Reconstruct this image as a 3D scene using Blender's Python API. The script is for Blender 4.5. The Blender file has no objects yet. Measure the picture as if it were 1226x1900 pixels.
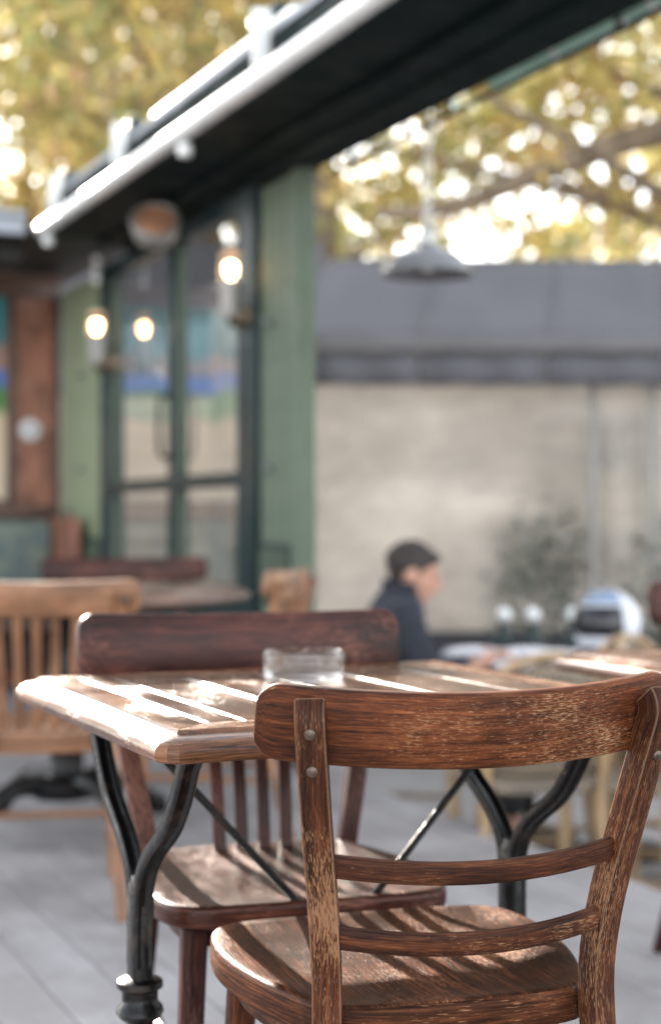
import bpy, bmesh, math, random
from mathutils import Vector, Matrix, Euler
from mathutils import noise as mnoise
random.seed(11)
R = math.radians
S = bpy.context.scene
COL = S.collection

# ------------------------------------------------------------------ camera
cam_d = bpy.data.cameras.new('camera')
cam = bpy.data.objects.new('camera', cam_d)
COL.objects.link(cam)
cam_d.sensor_fit = 'HORIZONTAL'
cam_d.sensor_width = 24.0
cam_d.lens = 56.3
cam_d.clip_start = 0.05
cam_d.clip_end = 2000
cam.location = (0, 0, 0.99)
cam.rotation_euler = (R(90), 0, R(-24.5))
cam_d.shift_y = 19 / 1226
cam_d.dof.use_dof = True
cam_d.dof.focus_distance = 1.70
cam_d.dof.aperture_fstop = 2.8
cam_d.dof.aperture_blades = 0
S.camera = cam

# ------------------------------------------------------------------ sky, sun, exposure
SUN_EL, SUN_AZ = 18.5, 2.0          # degrees above the horizon; clockwise from +Y
world = bpy.data.worlds.new('World')
S.world = world
world.use_nodes = True
wn = world.node_tree.nodes
sky = wn.new('ShaderNodeTexSky')
sky.sky_type = 'NISHITA'
sky.sun_disc = False
sky.sun_elevation = R(SUN_EL)
sky.sun_rotation = R(SUN_AZ)
sky.air_density = 1.0
sky.dust_density = 1.0
bg = wn['Background']
bg.inputs['Strength'].default_value = 0.15
hs = wn.new('ShaderNodeHueSaturation')
hs.inputs['Saturation'].default_value = 0.26      # desaturated: a paler, less blue sky all over
world.node_tree.links.new(sky.outputs[0], hs.inputs['Color'])
world.node_tree.links.new(hs.outputs[0], bg.inputs['Color'])
sun_d = bpy.data.lights.new('sun', 'SUN')
sun_d.energy = 4.6
sun_d.angle = R(0.53)
sun_d.color = (1.0, 0.90, 0.78)
sun = bpy.data.objects.new('sun', sun_d)
COL.objects.link(sun)
sv = Vector((math.sin(R(SUN_AZ)) * math.cos(R(SUN_EL)), math.cos(R(SUN_AZ)) * math.cos(R(SUN_EL)), math.sin(R(SUN_EL))))
sun.rotation_euler = sv.to_track_quat('Z', 'Y').to_euler()
sun.location = (0, 0, 30)
S.view_settings.view_transform = 'Standard'
S.view_settings.look = 'None'
S.view_settings.gamma = 1
S.view_settings.use_curve_mapping = False
S.view_settings.exposure = 2.42
S.render.engine = 'CYCLES'
S.cycles.use_denoising = True
S.cycles.max_bounces = 8
S.cycles.diffuse_bounces = 4
S.cycles.glossy_bounces = 4
S.cycles.transmission_bounces = 8
S.cycles.transparent_max_bounces = 16
S.cycles.caustics_reflective = False
S.cycles.caustics_refractive = False
S.cycles.sample_clamp_indirect = 6

# ------------------------------------------------------------------ object helpers
def tag(o, label=None, cat=None, group=None, kind=None):
    if label: o['label'] = label
    if cat: o['category'] = cat
    if group: o['group'] = group
    if kind: o['kind'] = kind
    return o

def thing(name, label, cat, loc=(0, 0, 0), rz=0, group=None):
    o = bpy.data.objects.new(name, None)
    o.empty_display_size = 0.1
    COL.objects.link(o)
    o.location = loc
    o.rotation_euler = (0, 0, R(rz))
    return tag(o, label, cat, group)

def copy_tree(o, parent=None):
    c = o.copy()
    COL.objects.link(c)
    if parent: c.parent = parent
    for ch in o.children:
        copy_tree(ch, c)
    return c

class MB:
    """collects polygons with UVs (u runs along the grain, in metres)"""
    def __init__(self):
        self.v, self.f, self.uv = [], [], []
    def face(self, idx, uvs=None):
        self.f.append(tuple(idx)); self.uv.append(uvs)
    def sweep(self, prof, path, up=(0, 0, 1), scales=None, caps=True, twist=None, ups=None, closed=False):
        n, m = len(prof), len(path)
        path = [Vector(p) for p in path]
        base = len(self.v)
        per = [0.0]
        for i in range(n):
            a, b = prof[i], prof[(i + 1) % n]
            per.append(per[-1] + math.hypot(b[0] - a[0], b[1] - a[1]))
        ln = [0.0]
        for i in range(1, m):
            ln.append(ln[-1] + (path[i] - path[i - 1]).length)
        for i, p in enumerate(path):
            if closed:
                t = path[(i + 1) % m] - path[i - 1]
            else:
                t = path[min(i + 1, m - 1)] - path[max(i - 1, 0)]
            t.normalize()
            u = Vector(ups[i] if ups else up)
            s = t.cross(u); s.normalize()
            u2 = s.cross(t)
            if twist:
                q = Matrix.Rotation(twist if not hasattr(twist, '__len__') else twist[i], 3, t)
                s = q @ s; u2 = q @ u2
            sc = scales[i] if scales else (1, 1)
            if not hasattr(sc, '__len__'): sc = (sc, sc)
            for a, b in prof:
                self.v.append(p + s * (a * sc[0]) + u2 * (b * sc[1]))
        mm = m if closed else m - 1
        for i in range(mm):
            i2 = (i + 1) % m
            for j in range(n):
                j2 = (j + 1) % n
                l2 = ln[i2] if i2 else ln[-1] + (path[0] - path[-1]).length
                self.face((base + i * n + j, base + i * n + j2, base + i2 * n + j2, base + i2 * n + j),
                          ((ln[i], per[j]), (ln[i], per[j + 1]), (l2, per[j + 1]), (l2, per[j])))
        if caps and not closed:
            self.face([base + j for j in range(n)][::-1], [(p[0], p[1]) for p in prof][::-1])
            self.face([base + (m - 1) * n + j for j in range(n)], [(p[0], p[1]) for p in prof])
        return self
    def tube(self, path, r, n=10, caps=True, closed=False, up=None):
        m = len(path)
        rs = r if hasattr(r, '__len__') else [r] * m
        prof = [(math.cos(2 * math.pi * k / n), math.sin(2 * math.pi * k / n)) for k in range(n)]
        if up is None:
            d = Vector(path[-1]) - Vector(path[0])
            if closed: d = Vector((0, 0, 1)); up = (0, 0, 1)
            else: up = (0, 0, 1) if abs(d.z) < 0.8 * d.length else (0, 1, 0)
        return self.sweep(prof, path, up, scales=rs, caps=caps, closed=closed)
    def box(self, x0, x1, y0, y1, z0, z1):
        b = len(self.v)
        for z in (z0, z1):
            for x, y in ((x0, y0), (x1, y0), (x1, y1), (x0, y1)):
                self.v.append(Vector((x, y, z)))
        for q in ((0, 3, 2, 1), (4, 5, 6, 7), (0, 1, 5, 4), (1, 2, 6, 5), (2, 3, 7, 6), (3, 0, 4, 7)):
            self.face([b + k for k in q])
        return self
    def lathe(self, prof, n=32, c=(0, 0, 0), closed=False):
        b = len(self.v); m = len(prof)
        for r, z in prof:
            for k in range(n):
                a = 2 * math.pi * k / n
                self.v.append(Vector((c[0] + r * math.cos(a), c[1] + r * math.sin(a), c[2] + z)))
        for i in range(m if closed else m - 1):
            i2 = (i + 1) % m
            for k in range(n):
                k2 = (k + 1) % n
                self.face((b + i * n + k, b + i * n + k2, b + i2 * n + k2, b + i2 * n + k))
        if not closed:
            if prof[0][0] > 1e-5: self.face([b + k for k in range(n)][::-1])
            if prof[-1][0] > 1e-5: self.face([b + (m - 1) * n + k for k in range(n)])
        return self
    def build(self, name, mat, parent=None, bevel=0, seg=2, smooth=True, angle=40, sub=0):
        me = bpy.data.meshes.new(name)
        me.from_pydata([tuple(v) for v in self.v], [], self.f)
        uvl = me.uv_layers.new(name='grain')
        lo = [min(v[k] for v in self.v) for k in range(3)]
        hi = [max(v[k] for v in self.v) for k in range(3)]
        ext = [hi[k] - lo[k] for k in range(3)]
        for p, uvs in zip(me.polygons, self.uv):
            if uvs is None:
                nrm = [abs(x) for x in p.normal]
                ax = nrm.index(max(nrm))
                o = [k for k in range(3) if k != ax]
                if ext[o[0]] < ext[o[1]]: o.reverse()
                for li in p.loop_indices:
                    co = me.vertices[me.loops[li].vertex_index].co
                    uvl.data[li].uv = (co[o[0]], co[o[1]])
            else:
                for li, w in zip(p.loop_indices, uvs):
                    uvl.data[li].uv = w
        bm = bmesh.new(); bm.from_mesh(me)
        bmesh.ops.remove_doubles(bm, verts=bm.verts, dist=1e-6)
        if bevel:
            es = [e for e in bm.edges if len(e.link_faces) == 2 and e.calc_face_angle(0) > R(30)]
            bmesh.ops.bevel(bm, geom=es, offset=bevel, segments=seg, profile=0.5, affect='EDGES', clamp_overlap=True)
        bmesh.ops.recalc_face_normals(bm, faces=bm.faces)
        bm.to_mesh(me); bm.free()
        me.validate()
        if smooth:
            me.polygons.foreach_set('use_smooth', [True] * len(me.polygons))
            me.set_sharp_from_angle(angle=R(angle))
        me.materials.append(mat)
        o = bpy.data.objects.new(name, me)
        COL.objects.link(o)
        if parent: o.parent = parent
        if sub:
            md = o.modifiers.new('subsurf', 'SUBSURF'); md.levels = sub; md.render_levels = sub
        return o

def share(o, name, parent, loc=(0, 0, 0), rot=(0, 0, 0), sc=(1, 1, 1)):
    c = bpy.data.objects.new(name, o.data)
    COL.objects.link(c); c.parent = parent
    c.location = loc; c.rotation_euler = rot; c.scale = sc
    return c

def box(name, mat, x0, x1, y0, y1, z0, z1, parent=None, bevel=0.003, seg=1):
    return MB().box(x0, x1, y0, y1, z0, z1).build(name, mat, parent, bevel=bevel, seg=seg)

def rr(w, h, r, n=3):
    pts = []
    for cx, cy, a0 in ((w / 2 - r, h / 2 - r, 0), (-w / 2 + r, h / 2 - r, 90), (-w / 2 + r, -h / 2 + r, 180), (w / 2 - r, -h / 2 + r, 270)):
        for k in range(n + 1):
            a = R(a0 + 90 * k / n)
            pts.append((cx + r * math.cos(a), cy + r * math.sin(a)))
    return pts

def catmull(pts, k=6, closed=False):
    P = [Vector(p) for p in pts]; out = []; n = len(P)
    for i in range(n if closed else n - 1):
        if closed:
            p0, p1, p2, p3 = P[i - 1], P[i], P[(i + 1) % n], P[(i + 2) % n]
        else:
            p0, p1, p2, p3 = P[max(i - 1, 0)], P[i], P[i + 1], P[min(i + 2, n - 1)]
        for j in range(k):
            t = j / k
            out.append(0.5 * ((2 * p1) + (p2 - p0) * t + (2 * p0 - 5 * p1 + 4 * p2 - p3) * t * t + (3 * p1 - p0 - 3 * p2 + p3) * t ** 3))
    if not closed: out.append(P[-1])
    return out

# ------------------------------------------------------------------ materials
class Nodes:
    def __init__(self, name):
        self.m = bpy.data.materials.new(name); self.m.use_nodes = True
        self.t = self.m.node_tree; self.n = self.t.nodes
        self.p = self.n['Principled BSDF']
    def new(self, t, **kw):
        x = self.n.new(t)
        for k, v in kw.items(): setattr(x, k, v)
        return x
    def link(self, a, b): self.t.links.new(a, b)
    def put(self, sock, v):
        if isinstance(v, bpy.types.NodeSocket): self.link(v, sock)
        else: sock.default_value = v
    def noise(self, vec, scale, detail=4, rough=0.6, dist=0):
        x = self.new('ShaderNodeTexNoise')
        if vec is not None: self.link(vec, x.inputs['Vector'])
        x.inputs['Scale'].default_value = scale; x.inputs['Detail'].default_value = detail
        x.inputs['Roughness'].default_value = rough; x.inputs['Distortion'].default_value = dist
        return x.outputs['Fac']
    def mapping(self, vec, scale=(1, 1, 1), loc=(0, 0, 0), rot=(0, 0, 0)):
        x = self.new('ShaderNodeMapping')
        self.link(vec, x.inputs['Vector'])
        self.put(x.inputs['Scale'], scale); self.put(x.inputs['Location'], loc); self.put(x.inputs['Rotation'], rot)
        return x.outputs[0]
    def ramp(self, fac, stops, interp='LINEAR'):
        x = self.new('ShaderNodeValToRGB'); self.link(fac, x.inputs[0]); cr = x.color_ramp
        cr.interpolation = interp
        while len(cr.elements) < len(stops): cr.elements.new(0.5)
        for e, (p, c) in zip(cr.elements, stops):
            e.position = p
            e.color = (c, c, c, 1) if not hasattr(c, '__len__') else tuple(c) + (1,)
        return x.outputs[0]
    def mix(self, fac, a, b, mode='MIX'):
        x = self.new('ShaderNodeMix', data_type='RGBA', blend_type=mode)
        self.put(x.inputs[0], fac)
        for s, v in ((x.inputs[6], a), (x.inputs[7], b)):
            if isinstance(v, bpy.types.NodeSocket): self.link(v, s)
            else: s.default_value = tuple(v) + (1,) if len(v) == 3 else v
        return x.outputs[2]
    def math(self, op, a, b=0.0):
        x = self.new('ShaderNodeMath', operation=op)
        self.put(x.inputs[0], a); self.put(x.inputs[1], b)
        return x.outputs[0]
    def bump(self, h, strength, dist=0.001, normal=None):
        x = self.new('ShaderNodeBump')
        x.inputs['Strength'].default_value = strength; x.inputs['Distance'].default_value = dist
        self.link(h, x.inputs['Height'])
        if normal is not None: self.link(normal, x.inputs['Normal'])
        return x.outputs[0]
    def set(self, **kw):
        for k, v in kw.items():
            k = k.replace('_', ' ')
            if k == 'Base Color' and not isinstance(v, bpy.types.NodeSocket): v = tuple(v) + (1,)
            self.put(self.p.inputs[k], v)
        return self.m

def simple(name, col, rough=0.5, metal=0.0, var=0.25, scale=6.0, bump=0.0, bscale=60, spec=0.5, rvar=0.12):
    N = Nodes(name)
    g = N.new('ShaderNodeTexCoord').outputs['Object']
    n = N.noise(g, scale, 5, 0.65)
    c = N.ramp(n, [(0.3, [x * (1 - var) for x in col]), (0.7, [min(1, x * (1 + var)) for x in col])])
    r = N.ramp(N.noise(g, scale * 3.1, 3), [(0.3, max(0.03, rough - rvar)), (0.7, min(1, rough + rvar))])
    N.set(Base_Color=c, Roughness=r, Metallic=metal)
    N.p.inputs['Specular IOR Level'].default_value = spec
    if bump:
        N.set(Normal=N.bump(N.noise(g, bscale, 4), bump, 0.002))
    return N.m

def wood(name, dark, mid, light, pale, wear=0.5, rough=0.38, coat=0.3, edge=True, bump=0.5, fscale=1.0, glit=0.0, spec=0.5, rvar=0.08):
    """old varnished open-grain wood; u of the UV map runs along the grain"""
    N = Nodes(name)
    uv = N.new('ShaderNodeUVMap', uv_map='grain').outputs[0]
    rnd = N.new('ShaderNodeObjectInfo').outputs['Random']
    off = N.new('ShaderNodeCombineXYZ')
    N.link(N.math('MULTIPLY', rnd, 7.3), off.inputs[0]); N.link(N.math('MULTIPLY', rnd, 3.1), off.inputs[1])
    N.link(rnd, off.inputs[2])
    va = N.new('ShaderNodeVectorMath', operation='ADD')
    N.link(uv, va.inputs[0]); N.link(off.outputs[0], va.inputs[1])
    v = va.outputs[0]
    warp = N.noise(N.mapping(v, (3, 9, 1)), 1.0, 2)
    wv = N.new('ShaderNodeVectorMath', operation='MULTIPLY_ADD')
    cxy = N.new('ShaderNodeCombineXYZ'); N.link(warp, cxy.inputs[1])
    N.link(cxy.outputs[0], wv.inputs[0]); wv.inputs[1].default_value = (0, 0.025, 0); N.link(v, wv.inputs[2])
    w = wv.outputs[0]
    fine = N.noise(N.mapping(w, (26 * fscale, 420 * fscale, 1)), 1.0, 3, 0.6)
    band = N.noise(N.mapping(w, (4, 150, 1)), 1.0, 3, 0.6)
    blot = N.noise(N.mapping(v, (7, 11, 1)), 1.0, 4, 0.6)
    big = N.noise(N.mapping(v, (3, 5, 1)), 1.0, 2, 0.5)
    t = N.math('ADD', N.math('MULTIPLY', fine, 0.42), N.math('ADD', N.math('MULTIPLY', band, 0.34), N.math('MULTIPLY', blot, 0.24)))
    c = N.ramp(t, [(0.37, dark), (0.50, mid), (0.64, light)])
    soil = N.noise(N.mapping(v, (5, 8, 1), loc=(3.3, 1.7, 0)), 1.0, 3, 0.55)
    c = N.mix(1.0, c, N.ramp(soil, [(0.34, 0.48), (0.52, 1.0), (0.70, 1.18)]), 'MULTIPLY')
    # flaked varnish: short pale dashes along the grain, in patches
    dash = N.noise(N.mapping(w, (75 * fscale, 620 * fscale, 1)), 1.0, 3, 0.6)
    patch = N.math('ADD', N.math('MULTIPLY', blot, 0.5), N.math('MULTIPLY', big, 0.5))
    flake = N.math('ADD', dash, N.math('MULTIPLY', N.math('SUBTRACT', patch, 0.5), 1.3))
    # (flake mask)
    fl = N.ramp(flake, [(0.66 - wear * 0.14, 0.0), (0.78 - wear * 0.14, 1.0)])
    c = N.mix(N.math('MULTIPLY', fl, 0.85), c, pale)
    h = N.math('ADD', N.math('MULTIPLY', fine, 0.7), N.math('MULTIPLY', fl, -0.35))
    if glit:
        h = N.math('ADD', h, N.math('MULTIPLY', N.noise(N.mapping(w, (110, 380, 1)), 1.0, 3, 0.7), glit))
    if edge:
        bv = N.new('ShaderNodeBevel', samples=4); bv.inputs['Radius'].default_value = 0.0035
        geo = N.new('ShaderNodeNewGeometry')
        dt = N.new('ShaderNodeVectorMath', operation='DOT_PRODUCT')
        N.link(bv.outputs[0], dt.inputs[0]); N.link(geo.outputs['Normal'], dt.inputs[1])
        e = N.math('ADD', N.math('SUBTRACT', 1.0, dt.outputs['Value']), N.math('MULTIPLY', N.math('SUBTRACT', blot, 0.55), 0.12))
        em = N.ramp(e, [(0.012, 0.0), (0.06, 1.0)])
        c = N.mix(N.math('MULTIPLY', em, 0.75), c, [min(1, p * 1.0 + 0.02) for p in pale])
        fl2 = N.math('MAXIMUM', fl, em)
    else:
        fl2 = fl
    r = N.math('ADD', N.math('MULTIPLY', fl2, 0.22), N.ramp(blot, [(0.3, rough - rvar), (0.7, rough + rvar)]))
    N.set(Base_Color=c, Roughness=r, Normal=N.bump(h, bump, 0.0006))
    N.p.inputs['Specular IOR Level'].default_value = spec
    N.p.inputs['Coat Weight'].default_value = coat
    N.p.inputs['Coat Roughness'].default_value = 0.22
    return N.m

M = {}
M['chair_wood'] = wood('worn_dark_chair_wood', (0.012, 0.004, 0.0022), (0.094, 0.026, 0.009), (0.24, 0.077, 0.026), (0.36, 0.21, 0.115), wear=0.40, rough=0.5, fscale=1.5, coat=0.0, spec=0.14, bump=0.8)
M['chair_post'] = wood('flaked_chair_post_wood', (0.009, 0.0035, 0.0024), (0.050, 0.0148, 0.0060), (0.15, 0.050, 0.019), (0.24, 0.125, 0.066), wear=0.30, rough=0.5, fscale=1.4, coat=0.0, spec=0.14, bump=0.8)
M['seat_wood'] = wood('worn_seat_wood', (0.009, 0.0040, 0.0026), (0.056, 0.0200, 0.0092), (0.19, 0.064, 0.027), (0.32, 0.16, 0.085), wear=0.34, coat=0.0, spec=0.07, rough=0.42, bump=1.0, glit=0.5)
M['dark_seat'] = wood('dark_red_seat_wood', (0.010, 0.004, 0.0035), (0.045, 0.015, 0.010), (0.12, 0.042, 0.028), (0.26, 0.12, 0.085), wear=0.35, coat=0.05, spec=0.16, rough=0.34, edge=False)
M['red_wood'] = wood('dark_red_polished_wood', (0.012, 0.004, 0.0035), (0.042, 0.0115, 0.008), (0.12, 0.033, 0.021), (0.20, 0.09, 0.065), wear=0.42, coat=0.03, spec=0.2, rough=0.36, edge=False)
M['pale_wood'] = wood('honey_coloured_wood', (0.15, 0.066, 0.032), (0.26, 0.122, 0.062), (0.36, 0.185, 0.10), (0.52, 0.33, 0.19), wear=0.2, coat=0.08, spec=0.4, edge=False)
M['table_wood'] = wood('glossy_oak_table_wood', (0.030, 0.015, 0.009), (0.11, 0.060, 0.036), (0.20, 0.12, 0.077), (0.29, 0.19, 0.13), wear=0.35, coat=0.0, spec=0.32, rough=0.21, rvar=0.03, edge=False, bump=0.9, glit=0.9)
M['table_edge'] = wood('oak_table_edge_wood', (0.012, 0.005, 0.003), (0.13, 0.052, 0.022), (0.24, 0.105, 0.048), (0.32, 0.18, 0.10), wear=0.25, coat=0.0, spec=0.4, rough=0.25, edge=False, bump=0.9, glit=0.3)
M['round_top'] = wood('brown_round_table_wood', (0.08, 0.04, 0.028), (0.16, 0.085, 0.058), (0.24, 0.14, 0.10), (0.3, 0.2, 0.15), wear=0.2, coat=0.6, rough=0.3, edge=False)
M['panel_wood'] = wood('reddish_brown_panel_wood', (0.22, 0.085, 0.055), (0.31, 0.13, 0.086), (0.39, 0.175, 0.118), (0.42, 0.22, 0.16), wear=0.1, coat=0.2, edge=False)
M['dark_wood'] = wood('dark_bench_wood', (0.05, 0.025, 0.018), (0.09, 0.045, 0.033), (0.14, 0.07, 0.05), (0.18, 0.1, 0.08), wear=0.1, coat=0.2, edge=False)
def iron_mat():
    N = Nodes('black_painted_cast_iron')
    g = N.new('ShaderNodeTexCoord').outputs['Object']
    a = N.noise(g, 14, 6, 0.7); b = N.noise(g, 55, 4, 0.6)
    m_ = N.ramp(N.math('ADD', N.math('MULTIPLY', a, .6), N.math('MULTIPLY', b, .4)), [(0.54, 0.0), (0.60, 1.0)])
    c = N.mix(m_, (0.0042, 0.0042, 0.0045), (0.022, 0.014, 0.010))
    N.set(Base_Color=c, Roughness=N.math('ADD', N.math('MULTIPLY', m_, 0.25), 0.30),
          Normal=N.bump(N.math('ADD', N.noise(g, 30, 4), N.math('MULTIPLY', b, 0.5)), 0.6, 0.004))
    N.p.inputs['Specular IOR Level'].default_value = 0.28
    return N.m
M['iron'] = iron_mat()
M['screw'] = simple('aged_steel_screw', (0.10, 0.075, 0.06), 0.38, 0.9, 0.4, 300)
M['green_dark'] = simple('blackish_green_gloss_paint', (0.006, 0.021, 0.023), 0.35, 0, 0.25, 4)
M['beam_dark'] = simple('near_black_green_paint', (0.004, 0.012, 0.0118), 0.75, 0, 0.25, 2, spec=0.15)
M['green'] = simple('sage_green_board_paint', (0.098, 0.128, 0.090), 0.75, 0, 0.15, 3)
M['green_pale'] = simple('faded_sage_board_paint', (0.26, 0.31, 0.20), 0.5, 0, 0.12, 3)
M['mint'] = simple('mint_green_fabric', (0.45, 0.72, 0.58), 0.5, 0, 0.2, 8)
M['white'] = simple('white_gloss_paint', (0.78, 0.79, 0.78), 0.3, 0, 0.06, 5)
M['enamel'] = simple('grey_white_enamel', (0.18, 0.185, 0.195), 0.3, 0, 0.08, 9)
M['galv'] = simple('galvanised_metal', (0.45, 0.44, 0.42), 0.42, 0.6, 0.2, 25)
M['steel'] = simple('brushed_steel', (0.5, 0.5, 0.5), 0.25, 1.0, 0.1, 30)
M['plaster'] = simple('white_plastic', (0.75, 0.75, 0.78), 0.5, 0, 0.05, 9)
M['roof_edge'] = simple('pale_grey_roof_edge_paint', (0.33, 0.36, 0.41), 0.5, 0, 0.15, 3)
M['ceiling'] = simple('dark_ceiling_paint', (0.02, 0.019, 0.02), 0.6, 0, 0.2, 3)
M['paper'] = simple('white_paper', (0.80, 0.80, 0.84), 0.7, 0, 0.04, 14)
M['skin'] = simple('skin', (0.50, 0.27, 0.19), 0.5, 0, 0.12, 20)
M['navy'] = simple('navy_wool', (0.016, 0.020, 0.030), 0.85, 0, 0.3, 14, 0.5, 220)
M['trouser'] = simple('dark_grey_cotton', (0.03, 0.03, 0.035), 0.85, 0, 0.3, 14, 0.5, 220)
M['shoe'] = simple('black_leather', (0.012, 0.011, 0.011), 0.4)
M['hair'] = simple('dark_brown_hair', (0.020, 0.011, 0.009), 0.55, 0, 0.5, 60, 0.8, 160)
M['cane'] = simple('honey_rattan_cane', (0.40, 0.27, 0.15), 0.45, 0, 0.2, 12)
M['stone'] = None
M['black'] = simple('black_plastic', (0.010, 0.010, 0.012), 0.3)
M['visor'] = simple('smoked_visor', (0.008, 0.008, 0.012), 0.06)
M['helmet'] = simple('white_helmet_shell_paint', (0.60, 0.62, 0.66), 0.2, 0, 0.04, 5)
M['helmet_blue'] = simple('blue_helmet_shell_paint', (0.18, 0.24, 0.36), 0.15, 0, 0.1, 5)
M['orange'] = simple('copper_heater_grille', (0.75, 0.36, 0.20), 0.45, 0.2, 0.2, 40)
M['bark'] = simple('plane_tree_bark', (0.20, 0.155, 0.115), 0.9, 0, 0.45, 3.5, 0.8, 12)
M['seam'] = simple('pale_grey_seam', (0.27, 0.26, 0.25), 0.6, 0, 0.1, 6)
M['teal'] = simple('teal_painted_board', (0.16, 0.23, 0.26), 0.5, 0, 0.5, 3)
M['blue'] = simple('blue_painted_band', (0.13, 0.18, 0.32), 0.5, 0, 0.3, 4)
M['apart'] = simple('pale_render_wall', (0.42, 0.38, 0.32), 0.9, 0, 0.1, 1)
M['zinc'] = simple('zinc_roof', (0.22, 0.24, 0.27), 0.5, 0.3, 0.15, 2)

def canvas_mat(name, col):
    N = Nodes(name)
    g = N.new('ShaderNodeTexCoord').outputs['Object']
    n = N.noise(N.mapping(g, (1.2, 0.5, 1)), 1.6, 4)
    c = N.ramp(n, [(0.3, [x * .86 for x in col]), (0.7, [x * 1.12 for x in col])])
    N.set(Base_Color=c, Roughness=0.85, Normal=N.bump(N.noise(g, 3, 3), 0.3, 0.03))
    return N.m
M['canvas'] = canvas_mat('grey_awning_canvas', (0.098, 0.096, 0.106))
M['canvas_light'] = canvas_mat('faded_grey_canvas', (0.135, 0.128, 0.130))

def stone_mat(name, a, b, bw=0.7, bh=0.32):
    N = Nodes(name)
    g = N.new('ShaderNodeTexCoord').outputs['Object']
    n = N.noise(g, 0.9, 6, 0.6)
    c = N.ramp(n, [(0.3, a), (0.7, b)])
    c = N.mix(0.5, c, N.ramp(N.noise(g, 5, 6), [(0.3, [x * .75 for x in a]), (0.7, b)]))
    N.set(Base_Color=c, Roughness=0.9, Normal=N.bump(N.noise(g, 22, 5), 0.5, 0.01))
    return N.m
M['stone'] = stone_mat('warm_limestone', (0.52, 0.44, 0.365), (0.70, 0.62, 0.53))
M['stone_dim'] = stone_mat('grey_limestone', (0.42, 0.39, 0.36), (0.58, 0.53, 0.48))
M['limewash'] = stone_mat('limewashed_wall', (0.68, 0.60, 0.50), (0.80, 0.72, 0.62))
M['pave'] = stone_mat('grey_paving', (0.27, 0.26, 0.25), (0.36, 0.34, 0.33))

def deck_mat():
    N = Nodes('weathered_grey_deck_board')
    uv = N.new('ShaderNodeUVMap', uv_map='grain').outputs[0]
    rnd = N.new('ShaderNodeObjectInfo').outputs['Random']
    cx = N.new('ShaderNodeCombineXYZ'); N.link(N.math('MULTIPLY', rnd, 9), cx.inputs[0]); N.link(N.math('MULTIPLY', rnd, 5), cx.inputs[1])
    va = N.new('ShaderNodeVectorMath', operation='ADD'); N.link(uv, va.inputs[0]); N.link(cx.outputs[0], va.inputs[1])
    v = va.outputs[0]
    g = N.noise(N.mapping(v, (4, 90, 1)), 1.0, 4)
    b = N.noise(N.mapping(v, (2.5, 5, 1)), 1.0, 5, 0.65)
    t = N.math('ADD', N.math('MULTIPLY', g, 0.35), N.math('ADD', N.math('MULTIPLY', b, 0.5), N.math('MULTIPLY', rnd, 0.15)))
    gp = N.new('ShaderNodeNewGeometry').outputs['Position']
    st = N.noise(gp, 2.3, 6, 0.68)
    c = N.ramp(t, [(0.35, (0.25, 0.24, 0.245)), (0.5, (0.33, 0.318, 0.322)), (0.65, (0.40, 0.385, 0.39))])
    c = N.mix(N.ramp(st, [(0.38, 0.7), (0.60, 0.0)]), c, (0.19, 0.178, 0.175))
    N.set(Base_Color=c, Roughness=N.ramp(b, [(0.3, 0.5), (0.7, 0.75)]), Normal=N.bump(g, 0.5, 0.001))
    return N.m
M['deck'] = deck_mat()

def glass_mat(name, tint=(0.93, 0.96, 0.95), refl=1.0, haze=0.0, hcol=(0.7, 0.68, 0.64), rough=0.01, wrinkle=0.0):
    N = Nodes(name)
    N.n.remove(N.p)
    out = N.n['Material Output']
    tr = N.new('ShaderNodeBsdfTransparent'); tr.inputs[0].default_value = tint + (1,)
    gl = N.new('ShaderNodeBsdfGlossy'); gl.inputs['Roughness'].default_value = rough
    fr = N.new('ShaderNodeFresnel'); fr.inputs[0].default_value = 1.5
    if wrinkle:
        g = N.new('ShaderNodeTexCoord').outputs['Object']
        nb = N.bump(N.noise(N.mapping(g, (1.5, 1.5, 5)), 1.3, 4), wrinkle, 0.05)
        N.link(nb, gl.inputs['Normal']); N.link(nb, fr.inputs['Normal'])
    mx = N.new('ShaderNodeMixShader')
    N.link(N.math('MULTIPLY', fr.outputs[0], refl), mx.inputs[0])
    N.link(tr.outputs[0], mx.inputs[1]); N.link(gl.outputs[0], mx.inputs[2])
    res = mx.outputs[0]
    if haze:
        df = N.new('ShaderNodeBsdfDiffuse'); g0 = N.new('ShaderNodeTexCoord').outputs['Object']
        hc = N.ramp(N.noise(N.mapping(g0, (.8, 1, 1.1)), 1.0, 6, 0.62), [(0.40, [x * .50 for x in hcol]), (0.58, list(hcol))])
        N.link(hc, df.inputs[0])
        tl = N.new('ShaderNodeBsdfTranslucent'); tl.inputs[0].default_value = hcol + (1,)
        m1 = N.new('ShaderNodeMixShader'); m1.inputs[0].default_value = 0.5
        N.link(df.outputs[0], m1.inputs[1]); N.link(tl.outputs[0], m1.inputs[2])
        m2 = N.new('ShaderNodeMixShader')
        g = N.new('ShaderNodeTexCoord').outputs['Object']
        N.link(N.ramp(N.noise(N.mapping(g, (1, 1, 2.2)), 1.1, 5, 0.6), [(0.3, haze * 0.45), (0.72, min(1, haze * 1.35))]), m2.inputs[0])
        N.link(res, m2.inputs[1]); N.link(m1.outputs[0], m2.inputs[2])
        res = m2.outputs[0]
    N.link(res, out.inputs[0])
    return N.m
M['pane'] = glass_mat('window_glass', (.97, .98, .97), .55)
M['vinyl'] = glass_mat('clear_vinyl_sheet', (0.92, 0.91, 0.9), 0.8, haze=0.80, hcol=(0.94, 0.83, 0.72), rough=0.12, wrinkle=0.5)  # blotches in the haze colour paint in tree shade and soft reflections
M['lamp_glass'] = glass_mat('lantern_glass', (1.0, 0.93, 0.85), 0.8, haze=0.12, hcol=(0.9, 0.7, 0.5))

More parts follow.
